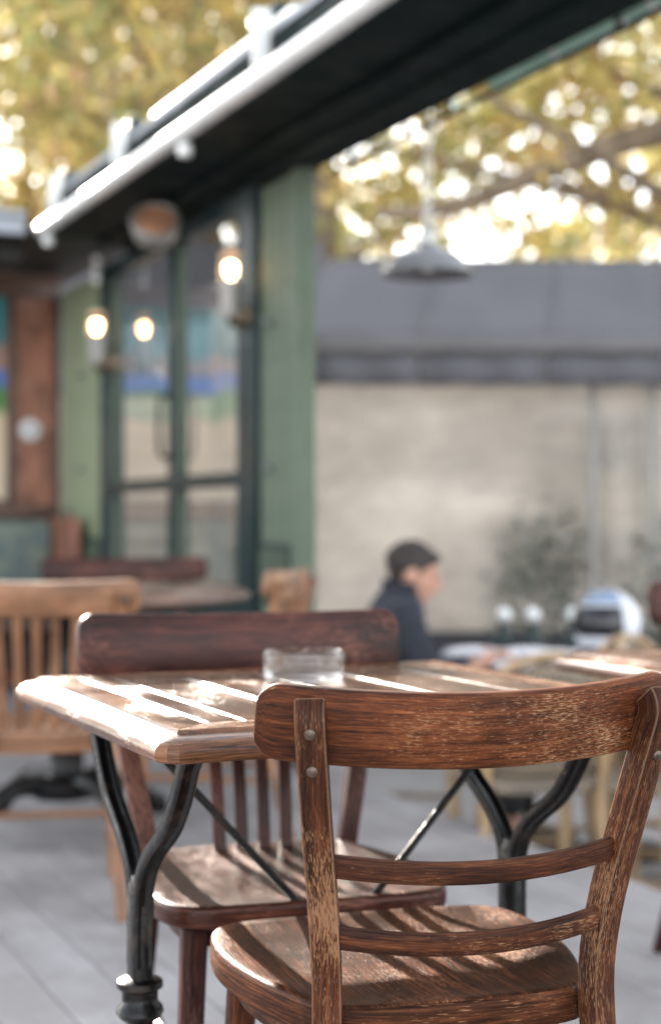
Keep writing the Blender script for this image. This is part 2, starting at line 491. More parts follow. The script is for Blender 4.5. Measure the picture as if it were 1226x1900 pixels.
def real_glass():
    N = Nodes('thick_clear_glass')
    N.set(Base_Color=(0.98, 1.0, 0.99), Roughness=0.012)
    N.p.inputs['Coat Weight'].default_value = 0.0
    N.p.inputs['Coat Roughness'].default_value = 0.05
    N.p.inputs['Transmission Weight'].default_value = 1.0
    N.p.inputs['IOR'].default_value = 1.48
    tr = N.new('ShaderNodeBsdfTransparent'); mx = N.new('ShaderNodeMixShader'); mx.inputs[0].default_value = 0.5
    N.link(tr.outputs[0], mx.inputs[1]); N.link(N.p.outputs[0], mx.inputs[2])
    N.link(mx.outputs[0], N.n['Material Output'].inputs[0])
    return N.m
M['glass'] = real_glass()

def emit(name, col, st):
    N = Nodes(name)
    N.set(Base_Color=col)
    N.p.inputs['Emission Color'].default_value = tuple(col) + (1,)
    N.p.inputs['Emission Strength'].default_value = st
    return N.m
M['bulb'] = emit('lit_warm_bulb', (1.0, 0.56, 0.26), 7)
M['frosted'] = simple('frosted_bulb_glass', (0.8, 0.78, 0.72), 0.25, 0, 0.05, 5)

def tile_mat():
    N = Nodes('patterned_green_cushion_fabric')
    g = N.new('ShaderNodeTexCoord').outputs['Object']
    v = N.new('ShaderNodeTexVoronoi'); N.link(g, v.inputs['Vector']); v.inputs['Scale'].default_value = 9
    c = N.ramp(v.outputs['Distance'], [(0.1, (0.22, 0.26, 0.26)), (0.4, (0.09, 0.13, 0.13)), (0.7, (0.17, 0.20, 0.17))])
    N.set(Base_Color=c, Roughness=0.8)
    return N.m
M['cushion'] = tile_mat()

def picture_mat():
    """flat print: loose colour bands of a street scene"""
    N = Nodes('printed_colour_bands')
    g = N.new('ShaderNodeTexCoord').outputs['Object']
    sx = N.new('ShaderNodeSeparateXYZ'); N.link(g, sx.inputs[0])
    z = N.math('ADD', sx.outputs[2], N.math('MULTIPLY', N.math('SUBTRACT', N.noise(g, 4, 4), 0.5), 0.34))
    z = N.math('DIVIDE', z, 1.25)
    c = N.ramp(z, [(0.0, (0.62, 0.50, 0.38)), (0.40, (0.60, 0.45, 0.31)), (0.45, (0.07, 0.22, 0.06)), (0.55, (0.05, 0.20, 0.05)),
                   (0.565, (0.06, 0.16, 0.45)), (0.64, (0.06, 0.15, 0.45)), (0.66, (0.30, 0.17, 0.13)), (0.74, (0.28, 0.17, 0.14)), (0.77, (0.02, 0.16, 0.18)), (1.0, (0.03, 0.22, 0.24))])
    N.set(Base_Color=c, Roughness=0.3)
    return N.m
M['picture'] = picture_mat()

def leaf_mat():
    N = Nodes('autumn_plane_leaves')
    N.n.remove(N.p)
    at = N.new('ShaderNodeAttribute', attribute_name='tint')
    df = N.new('ShaderNodeBsdfDiffuse'); tl = N.new('ShaderNodeBsdfTranslucent')
    N.link(at.outputs['Color'], df.inputs[0]); N.link(at.outputs['Color'], tl.inputs[0])
    gl = N.new('ShaderNodeBsdfGlossy'); gl.inputs['Roughness'].default_value = 0.4
    m = N.new('ShaderNodeMixShader'); m.inputs[0].default_value = 0.6
    N.link(df.outputs[0], m.inputs[1]); N.link(tl.outputs[0], m.inputs[2])
    m2 = N.new('ShaderNodeMixShader'); m2.inputs[0].default_value = 0.06
    N.link(m.outputs[0], m2.inputs[1]); N.link(gl.outputs[0], m2.inputs[2])
    N.link(m2.outputs[0], N.n['Material Output'].inputs[0])
    return N.m
M['leaf'] = leaf_mat()

# ------------------------------------------------------------------ ground and deck
LOW = -0.30            # level of the street below the raised deck
g = MB()
g.v += [Vector((-900, -900, LOW)), Vector((900, -900, LOW)), Vector((900, 900, LOW)), Vector((-900, 900, LOW))]
g.face((0, 1, 2, 3))
tag(g.build('ground', M['pave'], smooth=False), kind='structure')

deck = tag(MB().box(-3.2, 2.52, -2.6, 10.2, LOW + 0.002, -0.034).build('deck', M['dark_wood'], smooth=False), kind='structure')
x = 2.535; BW = 0.143
board_cache = {}
while x > -3.0:
    cut = random.choice([1.2, 2.9, 4.1, 5.3, 6.4])
    for y0, y1 in ((-2.5, cut - 0.002), (cut + 0.002, 10.1)):
        key = (y0, y1)
        if key not in board_cache:
            b = box('board', M['deck'], 0, BW - 0.0035, y0, y1, -0.030, 0.0, deck, 0.003)
            board_cache[key] = b
        else:
            b = share(board_cache[key], 'board', deck)
        b.location = (x - BW, 0, random.uniform(-0.001, 0.001))
    x -= BW
box('fascia_board', M['deck'], 2.523, 2.548, -2.5, 10.1, LOW + 0.01, -0.033, deck, 0.002)

# ------------------------------------------------------------------ back wall of the terrace with its roof
WY = 9.5
t = thing('panelled_wall', 'reddish brown wooden wall closing the terrace behind the round table', 'wall', (0, WY, 0))
xe = 2.474
for k in range(9):
    xa = xe - (k + 1) * 0.46
    box('board', M['panel_wood'], xa + 0.003, xa + 0.457, 0, 0.05, 0.0, 2.52, t, 0.004)
box('top_rail', M['dark_wood'], -1.7, xe, -0.03, -0.001, 2.38, 2.5, t, 0.004)
box('corner_strip', M['dark_wood'], xe - 0.05, xe + 0.0, -0.025, -0.001, 0, 2.378, t, 0.004)
t = thing('terrace_roof', 'flat dark roof with pale grey edge over the brown wall', 'roof', (0, 0, 0))
box('ceiling', M['ceiling'], 1.52, 2.6, 8.05, 11.0, 2.53, 2.56, t, 0)
box('roof_deck', M['zinc'], 1.52, 1.92, 8.1, 11.0, 2.562, 2.60, t, 0)
box('edge_board', M['roof_edge'], 1.52, 1.90, 8.0, 8.04, 2.49, 2.575, t, 0.004)
box('edge_trim', M['roof_edge'], 1.52, 1.90, 7.97, 8.06, 2.577, 2.61, t, 0.006)
box('lower_beam', M['ceiling'], 1.52, 1.96, 8.3, 8.42, 2.40, 2.528, t, 0.004)

t = thing('framed_picture', 'colourful framed picture hanging on the reddish brown wall', 'picture', (2.02, WY, 1.13))
for nm, a in (('frame', (-.10, .16, -.05, -.004, -.05, -.004)), ('frame', (-.10, .16, -.05, -.004, 1.244, 1.29)), ('frame', (.113, .16, -.05, -.004, -.002, 1.242))):
    box(nm, M['dark_wood'], *a, t, 0.004)
box('frame', M['dark_wood'], -.80, -.754, -.05, -.004, -.05, 1.29, t, 0.004)
box('frame', M['dark_wood'], -.752, -.102, -.05, -.004, -.05, -.004, t, 0.004)
box('frame', M['dark_wood'], -.752, -.102, -.05, -.004, 1.244, 1.29, t, 0.004)
p = MB(); p.box(-.752, .111, -.025, -.006, 0, 1.24)
p.build('print', M['picture'], t, smooth=False)

t = thing('wall_sensor', 'small round white sensor on the reddish brown wall', 'sensor', (2.285, WY - 0.001, 1.56))
MB().lathe([(0.0, 0.0), (0.068, 0.0), (0.068, 0.018), (0.058, 0.03), (0.0, 0.034)], 28).build('cover', M['plaster'], t).rotation_euler = (R(90), 0, 0)
MB().lathe([(0.0, 0.0), (0.02, 0.0), (0.018, 0.010), (0.0, 0.012)], 20, (0, 0, 0.033)).build('lens', M['enamel'], t).rotation_euler = (R(90), 0, 0)

t = thing('bench', 'dark wooden bench with patterned green back cushion against the brown wall', 'bench', (0, 9.05, 0))
box('backrest', M['dark_wood'], -1.2, 2.40, 0.28, 0.36, 0.1, 1.02, t, 0.006)
box('top_rail', M['dark_wood'], -1.2, 2.41, 0.22, 0.38, 1.022, 1.09, t, 0.01)
box('end_panel', M['panel_wood'], 2.36, 2.405, -0.28, 0.278, 0.0, 1.02, t, 0.006)
box('seat', M['dark_wood'], -1.2, 2.355, -0.28, 0.275, 0.36, 0.44, t, 0.01)
box('seat_cushion', M['cushion'], -1.2, 2.35, -0.27, 0.20, 0.442, 0.52, t, 0.025, 3)
for k in range(4):
    box('back_cushion', M['cushion'], 1.50 - k * 0.86, 2.34 - k * 0.86, 0.12, 0.276, 0.60, 1.00, t, 0.03, 3)

# ------------------------------------------------------------------ glazed screen
WX = 2.5
t = thing('glazed_screen', 'dark green glazed screen with tall panes and a cross rail', 'screen', (WX, 0, 0))
gd = M['green_dark']
for y0, y1 in ((6.17, 6.375), (8.37, 8.53)):
    box('post', gd, -.05, .05, y0, y1, 0.0, 2.44, t, 0.006)
box('mullion', gd, -.035, .035, 7.25, 7.37, 0.622, 2.36, t, 0.006)
for y0, y1 in ((6.377, 7.248), (7.372, 8.368)):
    box('kick_panel', gd, -.02, .02, y0, y1, 0.06, 0.56, t, 0.004)
    box('cross_rail', gd, -.04, .04, y0, y1, 1.15, 1.215, t, 0.006)
    box('lower_rail', gd, -.04, .04, y0, y1, 0.562, 0.65, t, 0.006)
    for z0, z1 in ((0.652, 1.148), (1.217, 2.358)):
        pn = MB(); pn.v += [Vector((0, y0, z0)), Vector((0, y1, z0)), Vector((0, y1, z1)), Vector((0, y0, z1))]; pn.face((0, 1, 2, 3)); pn.build('pane', M['pane'], t, smooth=False)
        for ya, yb in ((y0, y0 + .03), (y1 - .03, y1)):
            box('bead', M['green'], -.022, -.006, ya, yb, z0, z1, t, 0.003)
box('kick_panel', gd, -.02, .02, 7.25, 7.37, 0.06, 0.62, t, 0.004)
box('head_rail', gd, -.045, .045, 6.377, 8.368, 2.362, 2.44, t, 0.006)
hb = MB().tube(catmull([(-.035, 7.33, 1.62), (-.085, 7.33, 1.60), (-.095, 7.33, 1.47), (-.085, 7.33, 1.33), (-.035, 7.33, 1.31)], 6), 0.012, 8)
hb.build('handle', M['iron'], t)

def board_panel(label, y0, y1, mat, n, ztop):
    t = thing('board_panel', label, 'wall panel', (WX, y0, 0), 0, 'green board panels beside the glazing')
    w = (y1 - y0) / n
    first = None
    for k in range(n):
        if first is None:
            first = box('board', mat, -.02, .02, 0.002, w - 0.002, 0.12, ztop, t, 0.006)
        else:
            b = share(first, 'board', t); b.location = (random.uniform(-.002, .002), k * w, 0)
    box('plinth', M['green_dark'], -.028, .022, 0.0, y1 - y0, 0.0, 0.118, t, 0.004)
    gr = box('vent_frame', M['green_dark'], -.032, -.022, 0.03, y1 - y0 - .03, 0.66, 0.90, t, 0.003)
    nf = max(5, int((y1 - y0) / 0.045))
    for k in range(nf):
        yy = 0.05 + k * (y1 - y0 - .1) / (nf - 1)
        MB().box(-.043, -.034, yy - .008, yy + .008, 0.68, 0.88).build('slat', M['green'], gr, smooth=False)
    return t
board_panel('sage green boarded panel at the open end of the glazing', 5.80, 6.165, M['green'], 4, 2.42)
board_panel('faded green boarded panel between the glazing and the brown wall', 8.535, 9.49, M['green_pale'], 8, 2.42)
t = thing('corner_post', 'green corner post ending the boarded panel beside the open side', 'post', (WX, 5.755, 0))
box('shaft', M['green'], -.04, .04, -.04, .04, 0.02, 2.42, t, 0.006)
box('foot', M['green_dark'], -.05, .05, -.043, .043, 0.0, 0.018, t, 0.003)
for i, (yy, zz) in enumerate(((6.02, 1.83), (6.02, 1.22), (8.95, 1.86), (8.95, 1.30), (9.2, 1.05))):
    o = thing('coat_hook', ['pale ceramic knob high on the sage green panel', 'pale ceramic knob at middle height of the sage green panel',
               'pale ceramic knob high on the faded green panel', 'pale ceramic knob at middle height of the faded green panel', 'lowest pale ceramic knob on the faded green panel'][i],
              'hook', (WX - .021, yy, zz), 0, 'knobs on the green panels')
    MB().lathe([(0, 0), (0.012, 0), (0.008, 0.02), (0.016, 0.03), (0.018, 0.038), (0.012, 0.047), (0, 0.05)], 14).build('knob', M['enamel'], o).rotation_euler = (0, R(-90), 0)

# ------------------------------------------------------------------ canopy beam over the terrace edge
t = thing('canopy_beam', 'long dark canopy beam with white gutter running over the deck edge', 'canopy', (0, 0, 0))
bd = M['beam_dark']
Y0, Y1 = -1.5, 8.04
box('soffit', bd, 2.06, 2.44, Y0, Y1, 2.50, 2.53, t, 0)
box('edge_beam', bd, 2.442, 2.60, Y0, Y1, 2.442, 2.62, t, 0.01)
box('inner_beam', bd, 2.03, 2.058, Y0, Y1, 2.49, 2.66, t, 0.005)
box('soffit_step', bd, 2.30, 2.438, Y0, Y1, 2.468, 2.498, t, 0.006)
box('top_sheet', M['zinc'], 2.02, 2.60, Y0, Y1, 2.665, 2.69, t, 0)
gu = MB().tube([(1.980, Y0, 2.513), (1.980, Y1 - .07, 2.513)], 0.035, 20)
gut = gu.build('gutter', M['white'], t)
MB().tube([(2.045, 4.75, 2.70), (2.045, 6.25, 2.70)], 0.024, 12).build('upper_rail', M['white'], t)
MB().tube([(2.60, Y0, 2.405), (2.60, 5.72, 2.405)], 0.010, 10).build('rod', M['iron'], t)
for yy in (1.4, 2.6, 3.7, 4.7, 5.5):
    MB().box(2.592, 2.608, yy - .02, yy + .02, 2.414, 2.441).build('rod_clip', M['steel'], t, smooth=False)
for yy in (2.3, 3.6, 4.93, 6.60, 7.72):
    b = box('bracket', M['white'], 1.955, 2.015, yy - .012, yy + .012, 2.552, 2.75, t, 0.004)
    MB().lathe([(0, 0), (0.035, 0), (0.042, 0.02), (0.042, 0.075), (0.03, 0.095), (0, 0.10)], 18, (2.07, yy + .03, 2.692)).build('cap', M['green_dark'], b)
    MB().lathe([(0, 0), (0.018, 0), (0.02, 0.03), (0, 0.035)], 12, (1.985, yy + .05, 2.70)).build('bolt', M['enamel'], b)
for yy in (5.72, 7.85):
    MB().lathe([(0.0, 0), (0.026, 0), (0.030, 0.03), (0.022, 0.05), (0, 0.05)], 14, (1.985, yy, 2.415)).build('drain_spout', M['white'], t)

t = thing('rolled_blind', 'mint green rolled blind tied under the outer edge of the canopy beam', 'blind', (2.66, 3.5, 2.50))
pr = []
for k in range(16):
    a = 2 * math.pi * k / 16
    pr.append((0.05 * math.cos(a), 0.05 * math.sin(a)))
pa = [(0.006 * math.sin(k * 2.1), -0.6 + k * 0.08, 0.006 * math.cos(k * 1.7)) for k in range(21)]
MB().sweep(pr, pa, scales=[1 + 0.10 * math.sin(k * 1.9) for k in range(21)]).build('roll', M['mint'], t)
for yy in (-.4, .1, .6):
    MB().lathe([(0.056, -.012), (0.060, -.008), (0.060, .008), (0.056, .012)], 16, closed=True).build('strap', M['white'], t).rotation_euler = (R(90), 0, 0)
    t.children[-1].location = (0, yy, 0)
    MB().box(-.06, -.03, yy - .006, yy + .006, 0.03, 0.06).build('clip', M['steel'], t, smooth=False)

t = thing('heater', 'round dark heat lamp with copper grille fixed under the canopy', 'heater', (2.25, 6.9, 2.36))
t.rotation_euler = (R(52), 0, R(-20))
MB().lathe([(0, -.07), (0.07, -.07), (0.10, -.04), (0.115, 0.03), (0.118, 0.05), (0.108, 0.055), (0.10, 0.04), (0, 0.035)], 32).build('housing', M['galv'], t)
for r_ in (0.03, 0.055, 0.08):
    MB().lathe([(r_ - .006, .042), (r_ + .006, .042), (r_ + .006, .050), (r_ - .006, .050)], 28, closed=True).build('grille_ring', M['orange'], t)
MB().tube([(0, 0.0, -.065), (0, .06, -.12), (0, .10, -.14)], 0.015, 8).build('bracket', M['iron'], t)

# ------------------------------------------------------------------ wall lanterns
def make_lantern():
    t = thing('wall_lantern', '', 'lamp', (0, 0, 0), 0, 'lit wall lanterns on the dark posts')
    MB().lathe([(0, -.20), (.036, -.20), (.046, -.185), (.046, -.065), (.052, -.055), (.052, -.048), (0, -.048)], 24).build('base', M['galv'], t)
    MB().lathe([(.042, -.047), (.047, 0.0), (.046, .05), (.036, .075), (.033, .074), (.042, .049), (.043, 0), (.039, -.046)], 24, closed=True).build('glass', M['lamp_glass'], t)
    MB().lathe([(0, -.030), (.012, -.028), (.026, 0.0), (.028, .016), (.021, .034), (0, .042)], 20).build('bulb', M['bulb'], t)
    c = MB().lathe([(.0, .112), (.012, .11), (.016, .095), (.05, .080), (.052, .076), (0, .0758)], 24).build('cap', M['galv'], t)
    for k in range(4):
        a = k * math.pi / 2 + .6
        MB().tube([(.051 * math.cos(a), .051 * math.sin(a), -.05), (.054 * math.cos(a), .054 * math.sin(a), 0), (.049 * math.cos(a), .049 * math.sin(a), .077)], .0025, 6).build('cage_bar', M['galv'], t)
    MB().tube(catmull([(0, 0, -.195), (.0, 0, -.225), (.05, 0, -.235), (.072, 0, -.20)], 5), .010, 8).build('arm', M['iron'], t)
    MB().lathe([(0, 0), (.035, 0), (.035, .008), (.02, .014), (0, .014)], 18).build('backplate', M['iron'], t)
    bp = t.children[-1]; bp.rotation_euler = (0, R(-90), 0); bp.location = (.084, 0, -.19)
    return t
l1 = make_lantern()
l1.location = (2.365, 6.22, 2.065); l1['label'] = 'nearer lit wall lantern, on the post beside the sage green panel'
l2 = copy_tree(l1)
l2.location = (2.365, 8.29, 2.06); l2['label'] = 'farther lit wall lantern, on the post beside the faded green panel'
for o in l2.children:
    pass
t = thing('lantern_chain', 'short chain with its highlights made as white beads, above the farther wall lantern', 'highlight_bead', (2.365, 8.29, 2.30))
for k, zz in enumerate((0.0, 0.055, 0.11)):  # white beads stand in for bright highlights on the chain
    MB().lathe([(0, 0), (.014, 0), (.022, .012), (.022, .03), (.014, .045), (0, .045)], 14, (0, 0, zz)).build('highlight_bead', M['white'], t)
MB().tube([(0, 0, .15), (0, 0, .23)], .004, 6).build('cord', M['iron'], t)

# ------------------------------------------------------------------ enamel pendant lamp
t = thing('pendant_lamp', 'grey enamel dome lamp hanging outside the canopy edge', 'lamp', (2.72, 5.10, 1.91))
out = [(.172, 0), (.176, .004), (.168, .012), (.150, .045), (.115, .078), (.070, .098), (.040, .108), (.036, .118)]
inn = [(.032, .112), (.036, .104), (.068, .093), (.112, .073), (.147, .041), (.164, .010), (.168, .003)]
MB().lathe(out + inn, 40, closed=True).build('shade', M['enamel'], t)
MB().lathe([(0, .19), (.018, .19), (.03, .18), (.036, .15), (.036, .119), (0, .1185)], 24).build('lamp_holder', M['galv'], t)
MB().lathe([(0, .012), (.02, .018), (.031, .04), (.028, .065), (.015, .09), (.013, .118), (0, .118)], 20).build('bulb', M['frosted'], t)
for k in range(8):
    a = (k % 2) * math.pi / 2
    pts = []
    for j in range(12):
        b = 2 * math.pi * j / 12
        w, h = .016 * math.cos(b), .030 * math.sin(b)
        pts.append((w * math.cos(a), w * math.sin(a), .205 + k * .05 + h))
    MB().sweep([(.0045 * math.cos(2 * math.pi * q / 6), .0045 * math.sin(2 * math.pi * q / 6)) for q in range(6)], pts,
               up=(-math.sin(a), math.cos(a), 0), closed=True).build('chain_link', M['steel'], t)
MB().tube([(0, 0, .585), (0, 0, .61), (-.03, 0, .635), (-.119, 0, .635)], .012, 8).build('bracket', M['iron'], t)

# ------------------------------------------------------------------ neighbouring terrace across the way
def frame2(a, b):
    d = Vector((b[0] - a[0], b[1] - a[1], 0)); L = d.length; d.normalize()
    return d, L, math.degrees(math.atan2(d.y, d.x))
A0 = Vector((3.52, 8.29, 0)); A1 = Vector((6.9, 6.80, 0))
d_, AL, arz = frame2(A0, A1)
# the local x axis runs along the front edge, local y away from the viewer
t = thing('terrace_awning', 'wide grey canvas awning of the neighbouring terrace', 'awning', (A0.x, A0.y, 0), arz)
nb = 5; bw = AL / nb
for k in range(nb):
    m = MB()
    xa, xb = k * bw - .02, (k + 1) * bw + .02
    rows = 8
    for j in range(rows + 1):
        v = j / rows
        sag = -0.03 * math.sin(math.pi * v)
        for q in range(5):
            uu = q / 4
            m.v.append(Vector((xa + (xb - xa) * uu + v * .25, 1.25 * v, 2.07 + .66 * v + sag + .0012 * (k % 2) + (-.012 * math.sin(math.pi * uu) * math.sin(math.pi * v)))))
    for j in range(rows):
        for q in range(4):
            i = j * 5 + q
            m.face((i, i + 1, i + 6, i + 5))
    o = m.build('canopy_panel', M['canvas'], t)
    sd = o.modifiers.new('solid', 'SOLIDIFY'); sd.thickness = .004
for k in range(nb):
    m = MB(); nn = 24
    xa, xb = k * bw + .003, (k + 1) * bw - .003
    for q in range(nn + 1):
        u = q / nn
        yy = -.012 + .012 * math.sin(u * 6.28 * 2 + k)
        zb = 1.79 - .006 * abs(math.sin(u * math.pi * 3))
        xx = xa + (xb - xa) * u
        m.v += [Vector((xx, yy, 1.97)), Vector((xx, yy * 1.8 - .005, 1.88)), Vector((xx, yy * 2.2 - .008, zb))]
    for q in range(nn):
        for j in range(2):
            i = q * 3 + j
            m.face((i, i + 1, i + 4, i + 3))
    o = m.build('valance', M['canvas'], t)
    sd = o.modifiers.new('solid', 'SOLIDIFY'); sd.thickness = .003
box('front_bar', M['canvas_light'], -.02, AL, -.05, .03, 1.975, 2.066, t, 0.02, 3)
for xx in (0.02, AL - .05):
    box('side_post', M['green_dark'], xx - .03, xx + .03, .06, .12, LOW, 2.04, t, 0.004)
box('back_bar', M['canvas_light'], .25, AL + .2, 1.26, 1.32, 2.66, 2.74, t, 0.01)

t = thing('vinyl_screen', 'clear vinyl wind screen hanging below the grey awning', 'screen', (A0.x, A0.y, 0), arz)
SEAM = [0, 1.79, 2.14, AL]
for k in range(3):
    m = MB(); nx, nz = 14, 10
    xa, xb = SEAM[k] + .02, SEAM[k + 1] - .02
    for j in range(nz + 1):
        for q in range(nx + 1):
            u, v = q / nx, j / nz
            m.v.append(Vector((xa + (xb - xa) * u, .15 + .018 * math.sin(u * 9 + v * 2 + k) * math.sin(math.pi * v), .36 + v * 1.58)))
    for j in range(nz):
        for q in range(nx):
            i = j * (nx + 1) + q
            m.face((i, i + 1, i + nx + 2, i + nx + 1))
    m.build('vinyl_sheet', M['vinyl'], t)
for k in range(4):
    box('seam_post', M['seam'], SEAM[k] - .018, SEAM[k] + .018, .13, .17, .36, 1.95, t, 0.004)
for k in range(6):
    box('base_panel', M['trouser'], k * AL / 6 + .004, (k + 1) * AL / 6 - .004, .12, .18, LOW, .34, t, 0.006)

t = thing('stone_wall', 'pale limestone wall seen through the vinyl screen', 'wall', (A0.x, A0.y, 0), arz)
W2 = 2.6
for r_ in range(8):
    x0 = -.15 - (r_ % 2) * .35
    while x0 < AL + 1.2:
        w = random.uniform(.55, .85)
        b = box('stone', M['stone'] if x0 < 1.0 else M['stone_dim'], x0 + .005, x0 + w - .005, 2.2 + random.uniform(-.012, .012), 2.5, LOW + r_ * .36 + .005, LOW + (r_ + 1) * .36 - .005, t, 0.008)
        x0 += w
box('core', M['stone_dim'], -.6, AL + 1.8, 2.26, 2.48, LOW, 2.56, t, 0)
for k, xx in enumerate((2.15, 2.95)):
    f = box('window_frame', M['roof_edge'], xx, xx + .62, 2.10, 2.19, .70, 1.75, t, 0.01)
    box('pane', M['pane'], xx + .06, xx + .56, 2.088, 2.098, .76, 1.69, f, 0)

t = thing('wooden_post', 'slim brown wooden post at the left end of the grey awning', 'post', (3.56, 8.17, LOW))
box('shaft', M['pale_wood'], -.035, .035, -.035, .035, 0.0, 2.85, t, 0.006)
box('sleeve', M['canvas_light'], -.043, .043, -.043, .043, 1.95, 2.45, t, 0.004)
box('foot', M['iron'], -.06, .06, -.06, .06, 0, .012, t, 0.002)

# painted kiosk behind the glass
K0, K1 = Vector((2.95, 12.94, 0)), Vector((5.25, 11.89, 0))
d_, KL, krz = frame2(K0, K1)
t = thing('kiosk', 'limestone kiosk with teal and blue painted sign band behind the glass', 'kiosk', (K0.x, K0.y, LOW), krz)
box('wall', M['limewash'], 0, KL, 0.0, 1.6, 0, 2.4, t, 0.01)
box('blue_band', M['blue'], -.02, KL + .02, -.05, -.002, 2.36, 2.52, t, 0.004)
for k in range(4):
    box('sign_board', M['teal'], k * KL / 4 + .004, (k + 1) * KL / 4 - .004, -.08, -.002, 2.524, 2.98, t, 0.006)
box('fascia', M['canvas'], -.1, KL + .1, -.16, 1.7, 2.985, 3.62, t, 0.02)
box('counter', M['stone_dim'], -.02, KL + .02, -.16, -.002, .95, 1.02, t, 0.01)
for k in range(3):
    xx = .2 + k * .72
    s_ = box('shutter', M['stone_dim'], xx, xx + .62, -.03, -.002, 1.1, 2.2, t, 0.006)
    for j in range(6):
        MB().box(xx + .02, xx + .60, -.042, -.0305, 1.13 + j * .175, 1.27 + j * .175).build('slat', M['stone'], s_, smooth=False)

# ------------------------------------------------------------------ unseen house out to the left, added and sized to shade the deck
t = thing('shading_house', 'unseen pale apartment house across the street, added to shade the deck', 'building', (-9.4, 30, LOW))
box('wall', M['apart'], 0, 13.6, 0, 10, 0, 8.3, t, 0.02)
box('roof', M['zinc'], -.3, 13.9, -.3, 10.3, 8.302, 9.45, t, 0.4, 2)
wf = None
for fl_ in range(3):
    for k in range(7):
        xx = .8 + k * 1.8
        f = box('window_frame', M['white'], xx, xx + 1.0, -.06, -.002, .8 + fl_ * 2.7, 2.4 + fl_ * 2.7, t, 0.02)
        box('pane', M['pane'], xx + .08, xx + .92, -.075, -.062, .9 + fl_ * 2.7, 2.3 + fl_ * 2.7, f, 0)

# ------------------------------------------------------------------ trees
LEAF = [(0, -.5), (.16, -.30), (.48, -.28), (.30, .0), (.46, .24), (.16, .20), (0, .52), (-.16, .20), (-.46, .24), (-.30, .0), (-.48, -.28), (-.16, -.30)]
PAL = [((.42, .41, .15), 6), ((.28, .30, .11), 5), ((.68, .58, .22), 7), ((.72, .55, .20), 4), ((.52, .34, .18), 3), ((.40, .28, .16), 2)]
PALW = [c for c, w in PAL for _ in range(w)]
def crown_mesh(clumps, per, size, warm=0.5):
    import array
    vs, fs, cols = [], [], []
    rnd = random.random
    for (cx, cy, cz, cr) in clumps:
        tint0 = random.choice(PALW)
        for _ in range(int(per * cr * cr * 2.9)):
            while True:
                p = Vector((rnd() * 2 - 1, rnd() * 2 - 1, rnd() * 2 - 1))
                if p.length < 1: break
            p = Vector((cx, cy, cz)) + Vector((p.x * cr, p.y * cr, p.z * cr * .7))
            e = Euler((random.gauss(0, .9), random.gauss(0, .9), rnd() * 6.28)).to_matrix()
            s_ = size * random.uniform(.55, 1.2)
            b = len(vs)
            vs.append(p)
            for a, c_ in LEAF:
                vs.append(p + e @ Vector((a * s_, c_ * s_, -.25 * s_ * (a * a + c_ * c_) * 2)))
            n = len(LEAF)
            for q in range(n):
                fs.append((b, b + 1 + q, b + 1 + (q + 1) % n))
            c = tint0 if rnd() < .45 else random.choice(PALW)
            k = random.uniform(.75, 1.25)
            cols.append(tuple(min(1, x * k) for x in c) + (1,))
    me = bpy.data.meshes.new('crown')
    me.from_pydata([tuple(v) for v in vs], [], fs)
    at = me.color_attributes.new('tint', 'FLOAT_COLOR', 'POINT')
    buf = array.array('f')
    for c in cols:
        for _ in range(len(LEAF) + 1): buf.extend(c)
    at.data.foreach_set('color', buf)
    me.materials.append(M['leaf'])
    return me

def tree(label, base, h, tr, clumps, limbs, per=60, size=.135):
    t = thing('plane_tree', label, 'tree', base, 0, 'autumn plane trees around the terrace')
    lean = random.uniform(-.15, .15)
    pts = catmull([(0, 0, 0), (lean * .3, .05, h * .3), (lean, -.05, h * .6), (lean * 1.3, 0, h)], 6)
    n = len(pts)
    tk = MB().tube(pts, [tr * (1.25 if i == 0 else 1.0 - .55 * i / (n - 1)) for i in range(n)], 12, up=(0, 1, 0)).build('trunk', M['bark'], t)
    for L in limbs:
        pp = catmull(L[0], 6); k = len(pp)
        MB().tube(pp, [L[1] * (1 - .7 * i / (k - 1)) for i in range(k)], 9, up=(.01, .02, 1) if abs(pp[-1].z - pp[0].z) < .7 * (pp[-1] - pp[0]).length else (0, 1, 0)).build('limb', M['bark'], t)
    me = crown_mesh(clumps, per, size)
    o = bpy.data.objects.new('crown', me); COL.objects.link(o); o.parent = t
    return t

def clumps_in(n, c, r, rad, holes=()):
    out = []
    while len(out) < n:
        p = Vector((random.uniform(-1, 1), random.uniform(-1, 1), random.uniform(-1, 1)))
        if p.length > 1 or p.length < .15: continue
        q = Vector((c[0] + p.x * r[0], c[1] + p.y * r[1], c[2] + p.z * r[2]))
        out.append((q.x, q.y, q.z, rad * random.uniform(.6, 1.25)))
    return out

def make_tree(label, base, h, tr, cr, cz, n, rad, per, size=.135, extra=()):
    limbs = []
    for k in range(7):
        a = k * 2.4 + random.random()
        z0 = h * random.uniform(.5, .85)
        L = cr[0] * random.uniform(.5, .85)
        limbs.append(([(0, 0, z0), (L * .4 * math.cos(a), L * .4 * math.sin(a), z0 + .5), (L * math.cos(a), L * math.sin(a), z0 + random.uniform(.6, 1.8))], tr * .4))
    limbs += list(extra)
    return tree(label, base, h, tr, clumps_in(n, (0, 0, cz), cr, rad), limbs, per, size)

